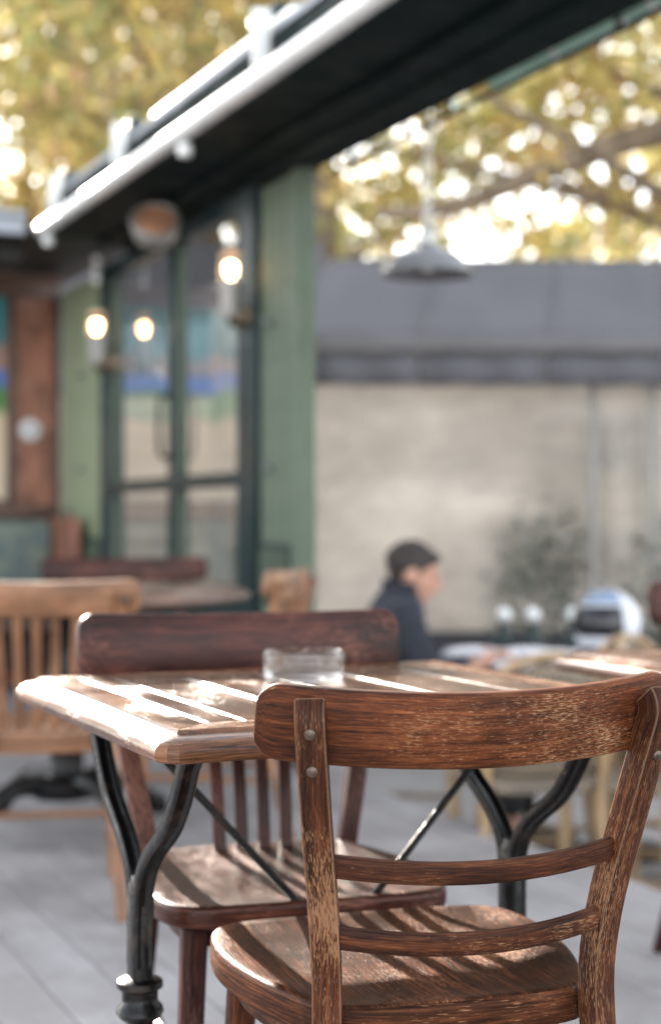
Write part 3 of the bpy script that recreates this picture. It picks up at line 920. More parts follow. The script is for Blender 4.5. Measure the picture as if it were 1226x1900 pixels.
make_tree('large plane tree with golden olive crown behind the pendant lamp', (9.2, 11.3, LOW), 6.5, .24, (4.0, 2.6, 2.5), 6.0, 125, .62, 75,
          extra=[([(0, 0, 5.0), (-.9, .15, 4.75), (-1.8, .3, 4.4), (-2.6, .5, 4.05), (-3.3, .7, 3.95)], .16)])
make_tree('plane tree with pale trunk just right of the sage green panel', (6.5, 14.1, LOW), 6.8, .20, (2.9, 2.4, 2.6), 6.3, 105, .62, 75)
make_tree('orange gold plane tree rising over the terrace roof', (6.0, 17.5, LOW), 7.5, .25, (3.0, 3.0, 3.2), 7.6, 115, .7, 95)
make_tree('farther plane tree behind the terrace roof', (8.0, 21.5, LOW), 8.5, .28, (3.6, 3.2, 4.0), 8.0, 110, .8, 85)
make_tree('slender plane tree at the left behind the roof edge', (4.9, 21.0, LOW), 7.0, .2, (2.2, 2.6, 3.0), 6.5, 110, .7, 90)
make_tree('low bushy plane tree seen just above the grey awning', (9.8, 17.5, LOW), 4.6, .14, (3.6, 2.0, 1.3), 4.25, 52, .65, 75)
make_tree('distant plane tree beyond the grey awning', (13.0, 18.5, LOW), 8.0, .28, (4.0, 3.0, 3.6), 8.4, 80, .75, 70)
make_tree('plane tree at the right edge beyond the neighbouring terrace', (12.0, 12.5, LOW), 7.5, .28, (3.0, 2.8, 3.0), 7.2, 75, .7, 75)

def shrub(label, loc, h, r):
    t = thing('potted_shrub', label, 'shrub', loc, 0, 'potted shrubs behind the vinyl screen')
    MB().lathe([(0, 0), (.17, 0), (.22, .34), (.235, .36), (.2, .36), (.19, .33), (0, .32)], 20).build('pot', M['stone_dim'], t)
    for k in range(4):
        MB().tube([(0, 0, .3), (.08 * math.cos(k * 1.6), .08 * math.sin(k * 1.6), h * .6)], .012, 6).build('stem', M['bark'], t)
    vs, fs = [], []
    for _ in range(1400):
        while True:
            p = Vector((random.uniform(-1, 1), random.uniform(-1, 1), random.uniform(-1, 1)))
            if p.length < 1: break
        p = Vector((p.x * r, p.y * r, .36 + (h - .36) * (p.z * .5 + .5)))
        e = Euler((random.gauss(0, 1), random.gauss(0, 1), random.random() * 6.28)).to_matrix()
        b = len(vs); s_ = random.uniform(.03, .055)
        for a, c in ((0, -1), (.45, 0), (0, 1), (-.45, 0)): vs.append(tuple(p + e @ Vector((a * s_, c * s_, 0))))
        fs.append((b, b + 1, b + 2, b + 3))
    me = bpy.data.meshes.new('foliage'); me.from_pydata(vs, [], fs); me.materials.append(M['shrub'])
    o = bpy.data.objects.new('foliage', me); COL.objects.link(o); o.parent = t
M['shrub'] = simple('dull_green_leaves', (0.13, 0.135, 0.11), 0.5, 0, 0.4, 3)
shrub('bushy potted shrub behind the middle of the vinyl screen', (5.05, 8.02, LOW), 1.55, .40)
shrub('bushy potted shrub behind the right end of the vinyl screen', (5.75, 7.72, LOW), 1.45, .42)

# ------------------------------------------------------------------ bollards
first = None
for i, (x_, y_) in enumerate(((3.90, 6.52), (4.02, 6.45), (4.19, 6.36), (4.58, 6.13))):
    if first is None:
        t = thing('bollard', '', 'bollard', (x_, y_, LOW), 0, 'green iron bollards along the kerb')
        MB().lathe([(0, 0), (.075, 0), (.075, .05), (.05, .07), (.042, .12), (.040, .66), (.055, .68), (.055, .71), (.035, .73), (.03, .80), (0, .80)], 18).build('shaft', M['green_dark'], t)
        MB().lathe([(0, .80)] + [(.036 * math.sin(R(a)), .838 - .036 * math.cos(R(a))) for a in range(20, 180, 16)] + [(0, .874)], 18).build('ball', M['white'], t)
        first = t
    else:
        t = copy_tree(first)
    t.location = (x_, y_, LOW)
    t['label'] = ['white topped green bollard nearest the seated man', 'second white topped green bollard from the seated man',
                  'white topped green bollard just left of the helmet', 'white topped green bollard right of the helmet'][i]

# ------------------------------------------------------------------ chairs
def half_outline(P):
    return P + [(-x, y) for x, y in reversed(P) if abs(x) > 1e-6]
SEAT = half_outline([(0, .205), (.10, .204), (.165, .197), (.200, .172), (.216, .115), (.217, .04), (.203, -.05), (.178, -.13), (.150, -.188), (.10, -.203), (0, -.207)])
def seat_mesh(name, mat, parent, z, th=.034, sc=1.0, dish=.009):
    o2 = [Vector((p.x, p.y)) for p in catmull([(a * sc, b * sc, 0) for a, b in SEAT], 4, closed=True)]
    n = len(o2); m = MB()
    rings = []
    for s_ in (.12, .35, .58, .78, .90, .96):
        rings.append((s_, z - dish * (1 - (s_ / .96) ** 4) ))
    e = 0.0
    rings += [(.985, z - .0012), (.996, z - .004), (1.0, z - .009), (1.0, z - th + .008), (.992, z - th + .002), (.975, z - th), (.3, z - th)]
    for s_, zz in rings:
        for p in o2: m.v.append(Vector((p.x * s_, p.y * s_, zz)))
    def uv(i): v = m.v[i]; return (v.y, v.x)
    for r_ in range(len(rings) - 1):
        for k in range(n):
            q = (r_ * n + k, r_ * n + (k + 1) % n, (r_ + 1) * n + (k + 1) % n, (r_ + 1) * n + k)
            if 6 <= r_ <= 10:
                a0, a1 = k / n * 1.35, (k + 1) / n * 1.35
                z0, z1 = rings[r_][1], rings[r_ + 1][1]
                m.face(q, ((a0, z0), (a1, z0), (a1, z1), (a0, z1)))
            else:
                m.face(q, [uv(i) for i in q])
    top = list(range(n)); m.face(top, [uv(i) for i in top])
    bt = list(range((len(rings) - 1) * n, len(rings) * n)); m.face(bt[::-1], [uv(i) for i in bt[::-1]])
    return m.build(name, mat, parent, angle=50)

def rail_mesh(name, mat, parent, w, y0, sag, z0, dip, H, th, tilt, r=.024, bcurve=0.0):
    """bent back rail: centre line y0 + sag*(x/w)^2, rounded corners"""
    xs = []
    N = 22
    ends = [0, .06, .2, .45, .75, 1.0]
    xs = [-w + r * e for e in ends] + [-w + r + (2 * w - 2 * r) * k / N for k in range(1, N)] + [w - r * e for e in reversed(ends)]
    path, sc, ups = [], [], []
    for x_ in xs:
        q = (x_ / w) ** 2
        path.append((x_, y0 + sag * q, z0 + dip * q))
        s_ = min(r, w - abs(x_))
        hh = H / 2 - r + math.sqrt(max(0, r * r - (r - s_) ** 2))
        sc.append((1.0 if s_ > r * .3 else .75, hh / (H / 2)))
        ups.append((0, -tilt, 1))
    return MB().sweep(rr(th, H, th * .22, 2), path, ups=ups, scales=sc).build(name, mat, parent, angle=50)

def ladder_chair(label, loc, rz):
    """dark bistro chair: broad bent top rail screwed to two posts, two bent rungs, shaped seat"""
    t = thing('bistro_chair', label, 'chair', loc, rz, 'dark wooden bistro chairs at the oak tables')
    seat_mesh('seat', M['seat_wood'], t, .462, .040)
    o2 = [(x_ * .82, y_ * .82) for x_, y_ in SEAT]
    ring = [(p.x, p.y, .408) for p in catmull([(a, b, 0) for a, b in o2], 4, closed=True)]
    MB().sweep(rr(.02, .034, .004), ring, closed=True).build('seat_frame', M['chair_post'], t)
    rail_mesh('top_rail', M['chair_wood'], t, .238, -.289, .060, .7715, .0135, .081, .016, .14).location.x = -.006
    for sx in (-1, 1):
        P = catmull([(sx * .182, -.30, 0), (sx * .169, -.235, .25), (sx * .159, -.207, .44), (sx * .164, -.214, .55), (sx * .183, -.247, .68), (sx * .199, -.279, .790)], 5)
        a = R(20) * sx
        nb_ = Vector((math.sin(a), -math.cos(a), 0))
        e_ = P.pop(); d_ = (e_ - P[-1]).normalized()
        b_ = (nb_ - d_ * nb_.dot(d_)).normalized()
        e_ = e_ - d_ * .014; rad = .0235; ups = [nb_] * len(P)
        for k in range(8):
            th = R(9 * k)
            P.append(e_ - b_ * rad * (1 - math.cos(th)) + d_ * rad * math.sin(th))
            ups.append(b_ * math.cos(th) + d_ * math.sin(th))
        sc = [(1, 1)] * len(P)
        for i in range(5): sc[i] = (.8 + .04 * i, .85 + .03 * i)
        post = MB().sweep(rr(.032, .030, .0035, 2), P, ups=ups, scales=sc).build('back_post', M['chair_post'], t)
        nrm = Vector((math.sin(a), -math.cos(a), -.12)).normalized()
        for zz in (.736, .776):
            k = (zz - .68) / .11
            c = Vector((sx * (.183 + .016 * k), -.247 - .032 * k, zz)) + nrm * .0150
            s_ = MB().lathe([(0, 0), (.0062, 0), (.0058, .0016), (.004, .0028), (0, .0034)], 16).build('screw', M['screw'], post)
            s_.location = c; s_.rotation_euler = nrm.to_track_quat('Z', 'Y').to_euler()
    for zz, w_, yy in ((.628, .169, -.234), (.548, .161, -.217)):
        path, ups = [], []
        for k in range(15):
            u = -1 + 2 * k / 14
            path.append((u * w_, yy - .030 * (1 - u * u), zz - .012 * (1 - u * u)))
        MB().sweep(rr(.013, .025, .0045, 3), path, up=(0, -.1, 1)).build('back_rung', M['chair_post'], t)
    legs(t, M['chair_post'])
    return t

def legs(t, mat, back=False):
    for sx in (-1, 1):
        MB().sweep(rr(.036, .036, .006), [(sx * .165, .150, .425), (sx * .176, .166, .20), (sx * .184, .178, 0)], up=(0, 1, 0), scales=[1, .88, .72]).build('front_leg', mat, t)
        MB().tube([(sx * .172, .15, .21), (sx * .166, -.22, .21)], .010, 8).build('side_stretcher', mat, t)
    MB().tube([(-.168, .0, .212), (.168, .0, .212)], .010, 8).build('cross_stretcher', mat, t)

def slat_chair(label, loc, rz, mat, seat, w=.225, H=.090, n=6, pitch=.046, group=None, ztop=.845, sag=.045, dip=.006, seatsc=1.0):
    t = thing('slat_back_chair', label, 'chair', loc, rz, group)
    seat_mesh('seat', seat, t, .465, .032, seatsc)
    o2 = [(x_ * .78 * seatsc, y_ * .78 * seatsc) for x_, y_ in SEAT]
    ring = [(p.x, p.y, .416) for p in catmull([(a, b, 0) for a, b in o2], 4, closed=True)]
    MB().sweep(rr(.02, .034, .004), ring, closed=True).build('seat_frame', mat, t)
    yt = -.285
    rail_mesh('top_rail', mat, t, w, yt, sag, ztop - H / 2, dip, H, .020, .14, .028)
    px_ = w * .80
    for sx in (-1, 1):
        P = catmull([(sx * .185, -.32, 0), (sx * .168, -.245, .25), (sx * .165, -.205, .44), (sx * (.165 + px_) / 2, -.225, .60), (sx * px_, yt + sag * .64 - .022, ztop - .03)], 5)
        post = MB().sweep(rr(.034, .028, .005, 2), P, up=(0, -1, 0), scales=[(.85 + .15 * i / len(P),) * 2 for i in range(len(P))]).build('back_post', mat, t)
        s_ = MB().lathe([(0, 0), (.010, 0), (.009, .003), (.006, .005), (0, .006)], 14).build('screw', M['screw'], post)
        s_.location = (sx * px_, yt + sag * .64 - .036, ztop - .045); s_.rotation_euler = (R(97), 0, 0)
    for k in range(n):
        x_ = (k - (n - 1) / 2) * pitch
        q = (x_ / w) ** 2
        P = catmull([(x_ * .92, -.178, .455), (x_ * .95, -.195, .56), (x_, -.235, .68), (x_ * 1.03, yt + sag * q + .004, ztop - H + .012)], 4)
        MB().sweep(rr(.021, .010, .003, 2), P, up=(0, -1, 0)).build('back_slat', mat, t)
    legs(t, mat)
    return t

ladder_chair('worn brown bistro chair with two bent rungs, nearest the camera', (.8727, 1.699, 0), -7.8)
slat_chair('dark red slat back chair facing across the near oak table', (.905, 2.165, 0), 172, M['red_wood'], M['dark_seat'], w=.275, H=.105, n=4, pitch=.040,
           group='dark wooden bistro chairs at the oak tables', ztop=.836, sag=.030)
slat_chair('dark red chair behind the oak table at the right edge', (2.33, 2.60, 0), 176, M['red_wood'], M['dark_seat'], w=.25, H=.10, n=5, pitch=.042,
           group='dark wooden bistro chairs at the oak tables', ztop=.852, sag=.030)
GP = 'honey coloured slat back chairs'
pc = slat_chair('honey coloured slat back chair with its back to us on the left', (1.02, 4.06, 0), -14, M['pale_wood'], M['pale_wood'], w=.235, H=.088, n=6, pitch=.047, group=GP, ztop=.842)
c = copy_tree(pc); c.location = (1.68, 4.59, 0); c.rotation_euler = (0, 0, R(52)); c['label'] = 'honey coloured chair seen from the side, before the sage green panel'
GD = 'dark chairs behind the round table'
dc = slat_chair('dark chair facing us behind the middle of the round table', (1.76, 5.75, 0), 165, M['red_wood'], M['red_wood'], w=.33, H=.095, n=6, pitch=.05, group=GD, ztop=.845)
c = copy_tree(dc); c.location = (.95, 5.95, 0); c.rotation_euler = (0, 0, R(190)); c['label'] = 'dark chair behind the left side of the round table'

# ------------------------------------------------------------------ oak tables with forked iron trestles
def oak_table(label, loc, w, dpt):
    """origin on the floor at the near left corner; x along the front edge, y away"""
    t = thing('oak_table', label, 'table', loc, 0, 'oak plank tables on cast iron trestles')
    Z = .750
    top = thing('tabletop', None, None); top.parent = t
    # border: mitred frame boards with a stepped, rounded outer edge
    fw = .082
    prof = [(fw, 0), (.036, 0), (.033, -.0005), (.0315, -.0045), (.030, -.0055), (.027, -.0057), (.016, -.0085), (.008, -.0125), (.0025, -.0175), (.0, -.0225), (.0, -.028), (.0025, -.033), (.007, -.036), (fw, -.036)]
    hx, hy = w / 2, dpt / 2
    def corner(u, i):
        c0 = max(.022 - u * .586, .0006)
        X, Y_ = hx - u, hy - u
        q = [((-X, -Y_ + c0), (-X + c0, -Y_)), ((X - c0, -Y_), (X, -Y_ + c0)), ((X, Y_ - c0), (X - c0, Y_)), ((-X + c0, Y_), (-X, Y_ - c0))]
        return q[i % 4]
    for i in range(4):
        m = MB(); n = len(prof)
        for j in range(4):
            for u, z in prof:
                a, b = corner(u, i), corner(u, i + 1)
                mid = lambda p: ((p[0][0] + p[1][0]) / 2, (p[0][1] + p[1][1]) / 2)
                pt = [mid(a), a[1], b[0], mid(b)][j]
                # hairline gap at the mitres
                m.v.append(Vector((pt[0] + hx, pt[1] + hy, Z + z)))
        per = [0]
        for k in range(n): per.append(per[-1] + math.hypot(prof[k][0] - prof[(k + 1) % n][0], prof[k][1] - prof[(k + 1) % n][1]))
        for j in range(3):
            for k in range(n):
                k2 = (k + 1) % n
                idx = (j * n + k, j * n + k2, (j + 1) * n + k2, (j + 1) * n + k)
                ax = 0 if i % 2 == 0 else 1
                m.face(idx, ((m.v[idx[0]][ax], per[k]), (m.v[idx[1]][ax], per[k + 1]), (m.v[idx[2]][ax], per[k + 1]), (m.v[idx[3]][ax], per[k])))
        m.face(list(range(n))); m.face(list(range(3 * n, 4 * n))[::-1])
        o = m.build('border_board', M['table_edge'], t, angle=28)
    cuts = [fw + .001, .135, .235, .362, .482, .605, w - fw - .001]
    for a, b in zip(cuts[:-1], cuts[1:]):
        dz = random.uniform(-.0012, .0004)
        m = MB()
        e1, h1 = .0045, .0030
        pr_ = [(a + .0006, Z - .03), (b - .0006, Z - .03), (b - .0006, Z + dz - h1), (b - e1, Z + dz), (a + e1, Z + dz), (a + .0006, Z + dz - h1)]
        y0_, y1_ = fw + .001, dpt - fw - .001
        for yy in (y0_, y1_):
            for x_, z_ in pr_: m.v.append(Vector((x_, yy, z_)))
        for k in range(6):
            k2 = (k + 1) % 6
            idx = (k, k2, 6 + k2, 6 + k)
            m.face(idx, [(m.v[q].y, m.v[q].x + m.v[q].z * .5) for q in idx])
        m.face([5, 4, 3, 2, 1, 0]); m.face([6, 7, 8, 9, 10, 11])
        m.build('plank', M['table_wood'], t, angle=20)
    bpy.data.objects.remove(top)
    box('batten', M['iron'], .05, w - .05, dpt / 2 - .012, dpt / 2 + .012, .700, .712, t, 0.002)
    TS = [(-.018, -.010), (-.014, -.0135), (-.008, -.0125), (-.004, -.008), (.004, -.008), (.008, -.0125), (.014, -.0135), (.018, -.010), (.018, .010), (.014, .0135), (.008, .0125), (.004, .008), (-.004, .008), (-.008, .0125), (-.014, .0135), (-.018, .010)]
    cy = .315
    for xx in (.075, w - .115):
        tr = MB().lathe([(.0, .0), (.001, 0)], 3)
        tr = MB()
        for sy in (-1, 1):
            P = catmull([(xx, cy + sy * .215, .712), (xx, cy + sy * .195, .692), (xx, cy + sy * .172, .655), (xx, cy + sy * .128, .605), (xx, cy + sy * .058, .558), (xx, cy + sy * .020, .515), (xx, cy + sy * .0125, .46), (xx, cy + sy * .0125, .40)], 5)
            k = len(P)
            tr.sweep(TS, P, up=(0, 1, 0), scales=[(.70, .85 - .12 * min(1, i / 20)) for i in range(k)])
        tr.sweep(rr(.034, .05, .010, 2), [(xx, cy, .52), (xx, cy, .505), (xx, cy, .40), (xx, cy, .12)], up=(0, 1, 0), scales=[(.55, .5), (.82, .75), (.82, .85), (.82, .85)])
        tr.lathe([(.020, .385), (.030, .380), (.031, .372), (.024, .366), (.024, .352), (.030, .346), (.032, .338), (.026, .330), (.020, .326)], 20, (xx, cy, 0))
        for sy in (-1, 1):
            P = catmull([(xx, cy + sy * .01, .16), (xx, cy + sy * .06, .13), (xx, cy + sy * .16, .075), (xx, cy + sy * .24, .02), (xx, cy + sy * .27, .012)], 5)
            tr.sweep(rr(.034, .024, .007, 2), P, up=(0, 0, 1))
            tr.box(xx - .02, xx + .02, cy + sy * .225 - .03, cy + sy * .225 + .03, .7135 - .006, .7138)
        tr.build('trestle', M['iron'], t, angle=50)
    MB().sweep(rr(.011, .006, .002, 1), [(.085, cy + .006, .700), (w - .13, cy + .006, .10)], up=(0, 1, 0)).build('brace', M['iron'], t)
    MB().sweep(rr(.011, .006, .002, 1), [(w - .125, cy - .006, .700), (.09, cy - .006, .10)], up=(0, 1, 0)).build('brace', M['iron'], t)
    return t
tb = oak_table('near oak plank table with the glass ashtray on it', (.550, 1.668, 0), .765, .735)
tb2 = copy_tree(tb); tb2.location = (1.575, 1.74, 0); tb2['label'] = 'second oak plank table cut off by the right edge'

# ashtray
t = thing('ashtray', 'round clear glass ashtray on the near oak table', 'ashtray', (.946, 2.175, .7505))
pr_ = [(0, 0), (.057, 0), (.061, .003), (.062, .010), (.0635, .038), (.0625, .0425), (.060, .044), (.0575, .042), (.055, .034), (.052, .016), (.046, .010), (0, .009)]
m = MB(); n = 64
for r_, z in pr_:
    for k in range(n):
        a = 2 * math.pi * k / n
        dz = 0
        if z > .03:
            for nt in (R(70), R(190), R(310)):
                d = abs((a - nt + math.pi) % (2 * math.pi) - math.pi)
                if d < .16: dz = -.009 * math.cos(d / .16 * math.pi / 2)
        m.v.append(Vector((max(r_, 1e-4) * math.cos(a), max(r_, 1e-4) * math.sin(a), z + dz)))
for i in range(len(pr_) - 1):
    for k in range(n):
        k2 = (k + 1) % n
        m.face((i * n + k, i * n + k2, (i + 1) * n + k2, (i + 1) * n + k))
m.build('bowl', M['glass'], t, angle=60)

# ------------------------------------------------------------------ round table on a cast iron pedestal
t = thing('round_table', 'big round brown table on black iron pedestal at the left', 'table', (1.30, 4.93, 0))
MB().lathe([(0, .735), (.57, .735), (.592, .742), (.60, .752), (.596, .764), (.585, .77), (0, .77)], 64).build('tabletop', M['round_top'], t)
MB().lathe([(0, .71), (.20, .71), (.20, .734), (0, .734)], 24).build('top_plate', M['iron'], t)
ped = MB().lathe([(.0, .10), (.10, .10), (.115, .13), (.10, .16), (.06, .18), (.045, .22), (.05, .26), (.075, .30), (.088, .36), (.085, .43), (.06, .48), (.045, .52), (.04, .66), (.07, .70), (0, .708)], 28).build('pedestal', M['iron'], t)
for k in range(4):
    a = R(20 + 90 * k)
    ca, sa = math.cos(a), math.sin(a)
    P = catmull([(ca * .07, sa * .07, .14), (ca * .18, sa * .18, .15), (ca * .30, sa * .30, .09), (ca * .36, sa * .36, .035), (ca * .40, sa * .40, .03)], 5)
    MB().tube(P, [.036, .036, .036, .035, .034, .033, .032, .031, .03, .03, .03, .03, .03, .03, .03, .03, .032, .033, .034, .035, .034], 10).build('foot', M['iron'], t)
t = thing('menu_card', 'white paper menu lying on the round table', 'menu', (1.13, 5.05, .7705), 25)
m = MB()
for j in range(5):
    for q in range(5):
        m.v.append(Vector((-.105 + .0525 * q, -.15 + .075 * j, .003 + .010 * (q / 4) ** 2 + .004 * (j / 4) ** 2)))
for j in range(4):
    for q in range(4):
        m.face((j * 5 + q, j * 5 + q + 1, j * 5 + q + 6, j * 5 + q + 5))
o = m.build('sheet', M['paper'], t); sd = o.modifiers.new('solid', 'SOLIDIFY'); sd.thickness = .002

# ------------------------------------------------------------------ rattan chairs and cafe tables on the street level
def rattan_chair(label, loc, rz):
    t = thing('rattan_chair', label, 'chair', loc, rz, 'rattan cafe chairs below the deck')
    for sx in (-1, 1):
        MB().tube(catmull([(sx * .21, .20, 0), (sx * .205, .195, .25), (sx * .20, .19, .44)], 4), .015, 8).build('front_leg', M['cane'], t)
        MB().tube(catmull([(sx * .20, -.24, 0), (sx * .195, -.20, .25), (sx * .19, -.19, .45), (sx * .18, -.24, .62)], 4), .015, 8).build('back_leg', M['cane'], t)
        MB().tube(catmull([(sx * .20, .19, .40), (sx * .23, .18, .56), (sx * .235, .10, .66), (sx * .22, -.10, .67), (sx * .18, -.24, .68)], 5), .013, 8).build('arm', M['cane'], t)
    MB().tube(catmull([(-.19, -.20, .47), (-.215, -.25, .68), (-.17, -.285, .82), (0, -.30, .875), (.17, -.285, .82), (.215, -.25, .68), (.19, -.20, .47)], 6), .015, 8).build('back_hoop', M['cane'], t)
    m = MB()
    for j in range(9):
        v = j / 8; zz = .48 + .375 * v
        ww = .195 * math.sqrt(max(.02, 1 - max(0, (v - .45) / .56) ** 2.2))
        for q in range(7):
            u = -1 + q / 3
            m.v.append(Vector((u * ww, -.205 - .085 * v + .02 * u * u, zz)))
    for j in range(8):
        for q in range(6):
            i = j * 7 + q
            m.face((i, i + 1, i + 8, i + 7))
    o = m.build('back_weave', M['weave'], t); sd = o.modifiers.new('solid', 'SOLIDIFY'); sd.thickness = .008
    seat_mesh('seat_weave', M['weave'], t, .455, .025, 1.0, .006)
    MB().tube([(-.2, .19, .2), (.2, .19, .2)], .010, 8).build('stretcher', M['cane'], t)
    for sx in (-1, 1):
        MB().tube([(sx * .205, .19, .16), (sx * .196, -.2, .16)], .010, 8).build('stretcher', M['cane'], t)
    return t
def weave():
    N = Nodes('woven_rattan')
    g = N.new('ShaderNodeTexCoord').outputs['Object']
    ck = N.new('ShaderNodeTexChecker'); N.link(N.mapping(g, (1, 1, 1), rot=(0, 0, R(45))), ck.inputs['Vector'])
    ck.inputs['Scale'].default_value = 55
    ck.inputs['Color1'].default_value = (.30, .23, .15, 1); ck.inputs['Color2'].default_value = (.10, .085, .075, 1)
    N.set(Base_Color=ck.outputs[0], Roughness=.5)
    return N.m
M['weave'] = weave()
r0 = rattan_chair('rattan cafe chair turned away, just beyond the near table', (2.70, 4.37, LOW), -15)
for lab, x_, y_, rz in (('rattan cafe chair under the right end of the worn chair back', 3.05, 4.18, 20),
                        ('rattan cafe chair cut by the right edge', 3.50, 3.92, -40),
                        ('rattan cafe chair between the deck and the helmet table', 3.55, 4.62, 100),
                        ('rattan cafe chair seen between the iron trestle arms', 2.95, 4.72, 60),
                        ('rattan cafe chair facing away beside the far right cafe table', 3.38, 4.36, 200),
                        ('rattan cafe chair the man in navy sits on', 2.835, 5.513, -116)):
    c = copy_tree(r0); c.location = (x_, y_, LOW); c.rotation_euler = (0, 0, R(rz)); c['label'] = lab

def cafe_table(label, loc, r):
    t = thing('cafe_table', label, 'table', loc, 0, 'white cafe tables below the deck')
    MB().lathe([(0, .72), (r - .01, .72), (r, .726), (r, .742), (r - .006, .748), (0, .748)], 40).build('tabletop', M['paper'], t)
    MB().lathe([(0, 0), (.2, 0), (.2, .015), (.05, .035), (.028, .06), (.026, .70), (.08, .715), (0, .7195)], 20).build('pedestal', M['iron'], t)
    return t
ct = cafe_table('white round cafe table in front of the seated man', (3.36, 5.42, LOW), .33)
c = copy_tree(ct); c.location = (3.55, 5.02, LOW); c['label'] = 'white round cafe table carrying the helmet'
c = copy_tree(ct); c.location = (3.85, 4.35, LOW); c['label'] = 'white round cafe table at the right edge below the deck'

t = thing('newspaper', 'open newspaper lying on the table before the man in navy', 'newspaper', (3.24, 5.44, LOW + .7495), -30)
m = MB(); nx = 12
for j in range(2):
    for q in range(nx + 1):
        u = -1 + 2 * q / nx
        m.v.append(Vector((u * .24, -.17 + .34 * j, .004 + .035 * abs(math.sin(u * 2.6)) * math.exp(-abs(u) * 1.2))))
for q in range(nx): m.face((q, q + 1, nx + 2 + q, nx + 1 + q))
o = m.build('pages', M['paper'], t); sd = o.modifiers.new('solid', 'SOLIDIFY'); sd.thickness = .004

t = thing('helmet', 'white and blue motorcycle helmet with dark visor on a cafe table', 'helmet', (3.47, 5.03, LOW + .7485), 118)
sh = MB()
nu, nv = 36, 18
def shell(a, v):
    th = v * R(128)
    r_ = .135
    x_ = r_ * .92 * math.sin(th) * math.cos(a); y_ = r_ * 1.12 * math.sin(th) * math.sin(a); z_ = .145 + r_ * 1.02 * math.cos(th)
    return Vector((x_, y_, max(z_, .004)))
for j in range(nv + 1):
    for q in range(nu): sh.v.append(shell(2 * math.pi * q / nu, max(j, .02) / nv))
for j in range(nv):
    for q in range(nu):
        a = 2 * math.pi * (q + .5) / nu
        da = abs((a - math.pi / 2 + math.pi) % (2 * math.pi) - math.pi)
        if 8 <= j <= 14 and da < 1.05: continue
        sh.face((j * nu + q, j * nu + (q + 1) % nu, (j + 1) * nu + (q + 1) % nu, (j + 1) * nu + q))
o = sh.build('shell', M['helmet'], t); o.modifiers.new('solid', 'SOLIDIFY').thickness = .012
st = MB()
for j in range(2, 8):
    for q in range(nu + 1):
        pass
band = [shell(a, v) * 1.0 for v in (.10, .2, .3, .40) for a in [R(20 + 140 * k / 20) for k in range(21)]]
st.v += [Vector((p.x * 1.012, p.y * 1.012, .145 + (p.z - .145) * 1.012)) for p in band]
for j in range(3):
    for q in range(20): st.face((j * 21 + q, j * 21 + q + 1, (j + 1) * 21 + q + 1, (j + 1) * 21 + q))
o = st.build('brow_stripe', M['helmet_blue'], t); o.modifiers.new('solid', 'SOLIDIFY').thickness = .002
vi = MB()
for v in [8 / 18 + k * (7 / 18) / 6 for k in range(7)]:
    for k in range(21):
        p = shell(R(90 - 62 + 124 * k / 20), v); vi.v.append(Vector((p.x * 1.02, p.y * 1.02, .145 + (p.z - .145) * 1.02)))
for j in range(6):
    for q in range(20): vi.face((j * 21 + q, j * 21 + q + 1, (j + 1) * 21 + q + 1, (j + 1) * 21 + q))
o = vi.build('visor', M['visor'], t); o.modifiers.new('solid', 'SOLIDIFY').thickness = .004
MB().lathe([(0, .02), (.10, .02), (.112, .09), (.10, .18), (.06, .22), (0, .235)], 24).build('lining', M['black'], t)

# ------------------------------------------------------------------ the seated man
def skin_mesh(verts, edges, root=0, sub=2, extra=None, voxel=None, smooth=4):
    me = bpy.data.meshes.new('skin_cage')
    me.from_pydata([v[0] for v in verts], [], edges)
    o = bpy.data.objects.new('skin_cage', me); COL.objects.link(o)
    md = o.modifiers.new('skin', 'SKIN'); md.use_smooth_shade = True
    for i, v in enumerate(verts):
        r_ = v[1] if hasattr(v[1], '__len__') else (v[1], v[1])
        me.skin_vertices[0].data[i].radius = r_
        me.skin_vertices[0].data[i].use_root = (i == root)
    sb = o.modifiers.new('sub', 'SUBSURF'); sb.levels = sub; sb.render_levels = sub
    dg = bpy.context.evaluated_depsgraph_get()
    res = bpy.data.meshes.new_from_object(o.evaluated_get(dg))
    bpy.data.objects.remove(o)
    return res

def merge_remesh(meshes, voxel, name, mat, parent, smooth=6):
    bm = bmesh.new()
    for m_ in meshes: bm.from_mesh(m_)
    me = bpy.data.meshes.new(name); bm.to_mesh(me); bm.free()
    o = bpy.data.objects.new(name, me); COL.objects.link(o)
    if voxel:
        rm = o.modifiers.new('remesh', 'REMESH'); rm.mode = 'VOXEL'; rm.voxel_size = voxel
        sm = o.modifiers.new('smooth', 'SMOOTH'); sm.iterations = smooth; sm.factor = .5
        dg = bpy.context.evaluated_depsgraph_get()
        me2 = bpy.data.meshes.new_from_object(o.evaluated_get(dg))
        o.modifiers.clear(); o.data = me2; me2.name = name
    o.data.polygons.foreach_set('use_smooth', [True] * len(o.data.polygons))
    o.data.materials.clear(); o.data.materials.append(mat)
    o.parent = parent
    return o

def ellipsoid(c, r, rot=(0, 0, 0)):
    bm = bmesh.new()
    bmesh.ops.create_icosphere(bm, subdivisions=3, radius=1)
    M4 = Matrix.Translation(c) @ Euler(rot).to_matrix().to_4x4() @ Matrix.Diagonal((r[0], r[1], r[2], 1))
    bmesh.ops.transform(bm, matrix=M4, verts=bm.verts)
    me = bpy.data.meshes.new('lump'); bm.to_mesh(me); bm.free()
    return me

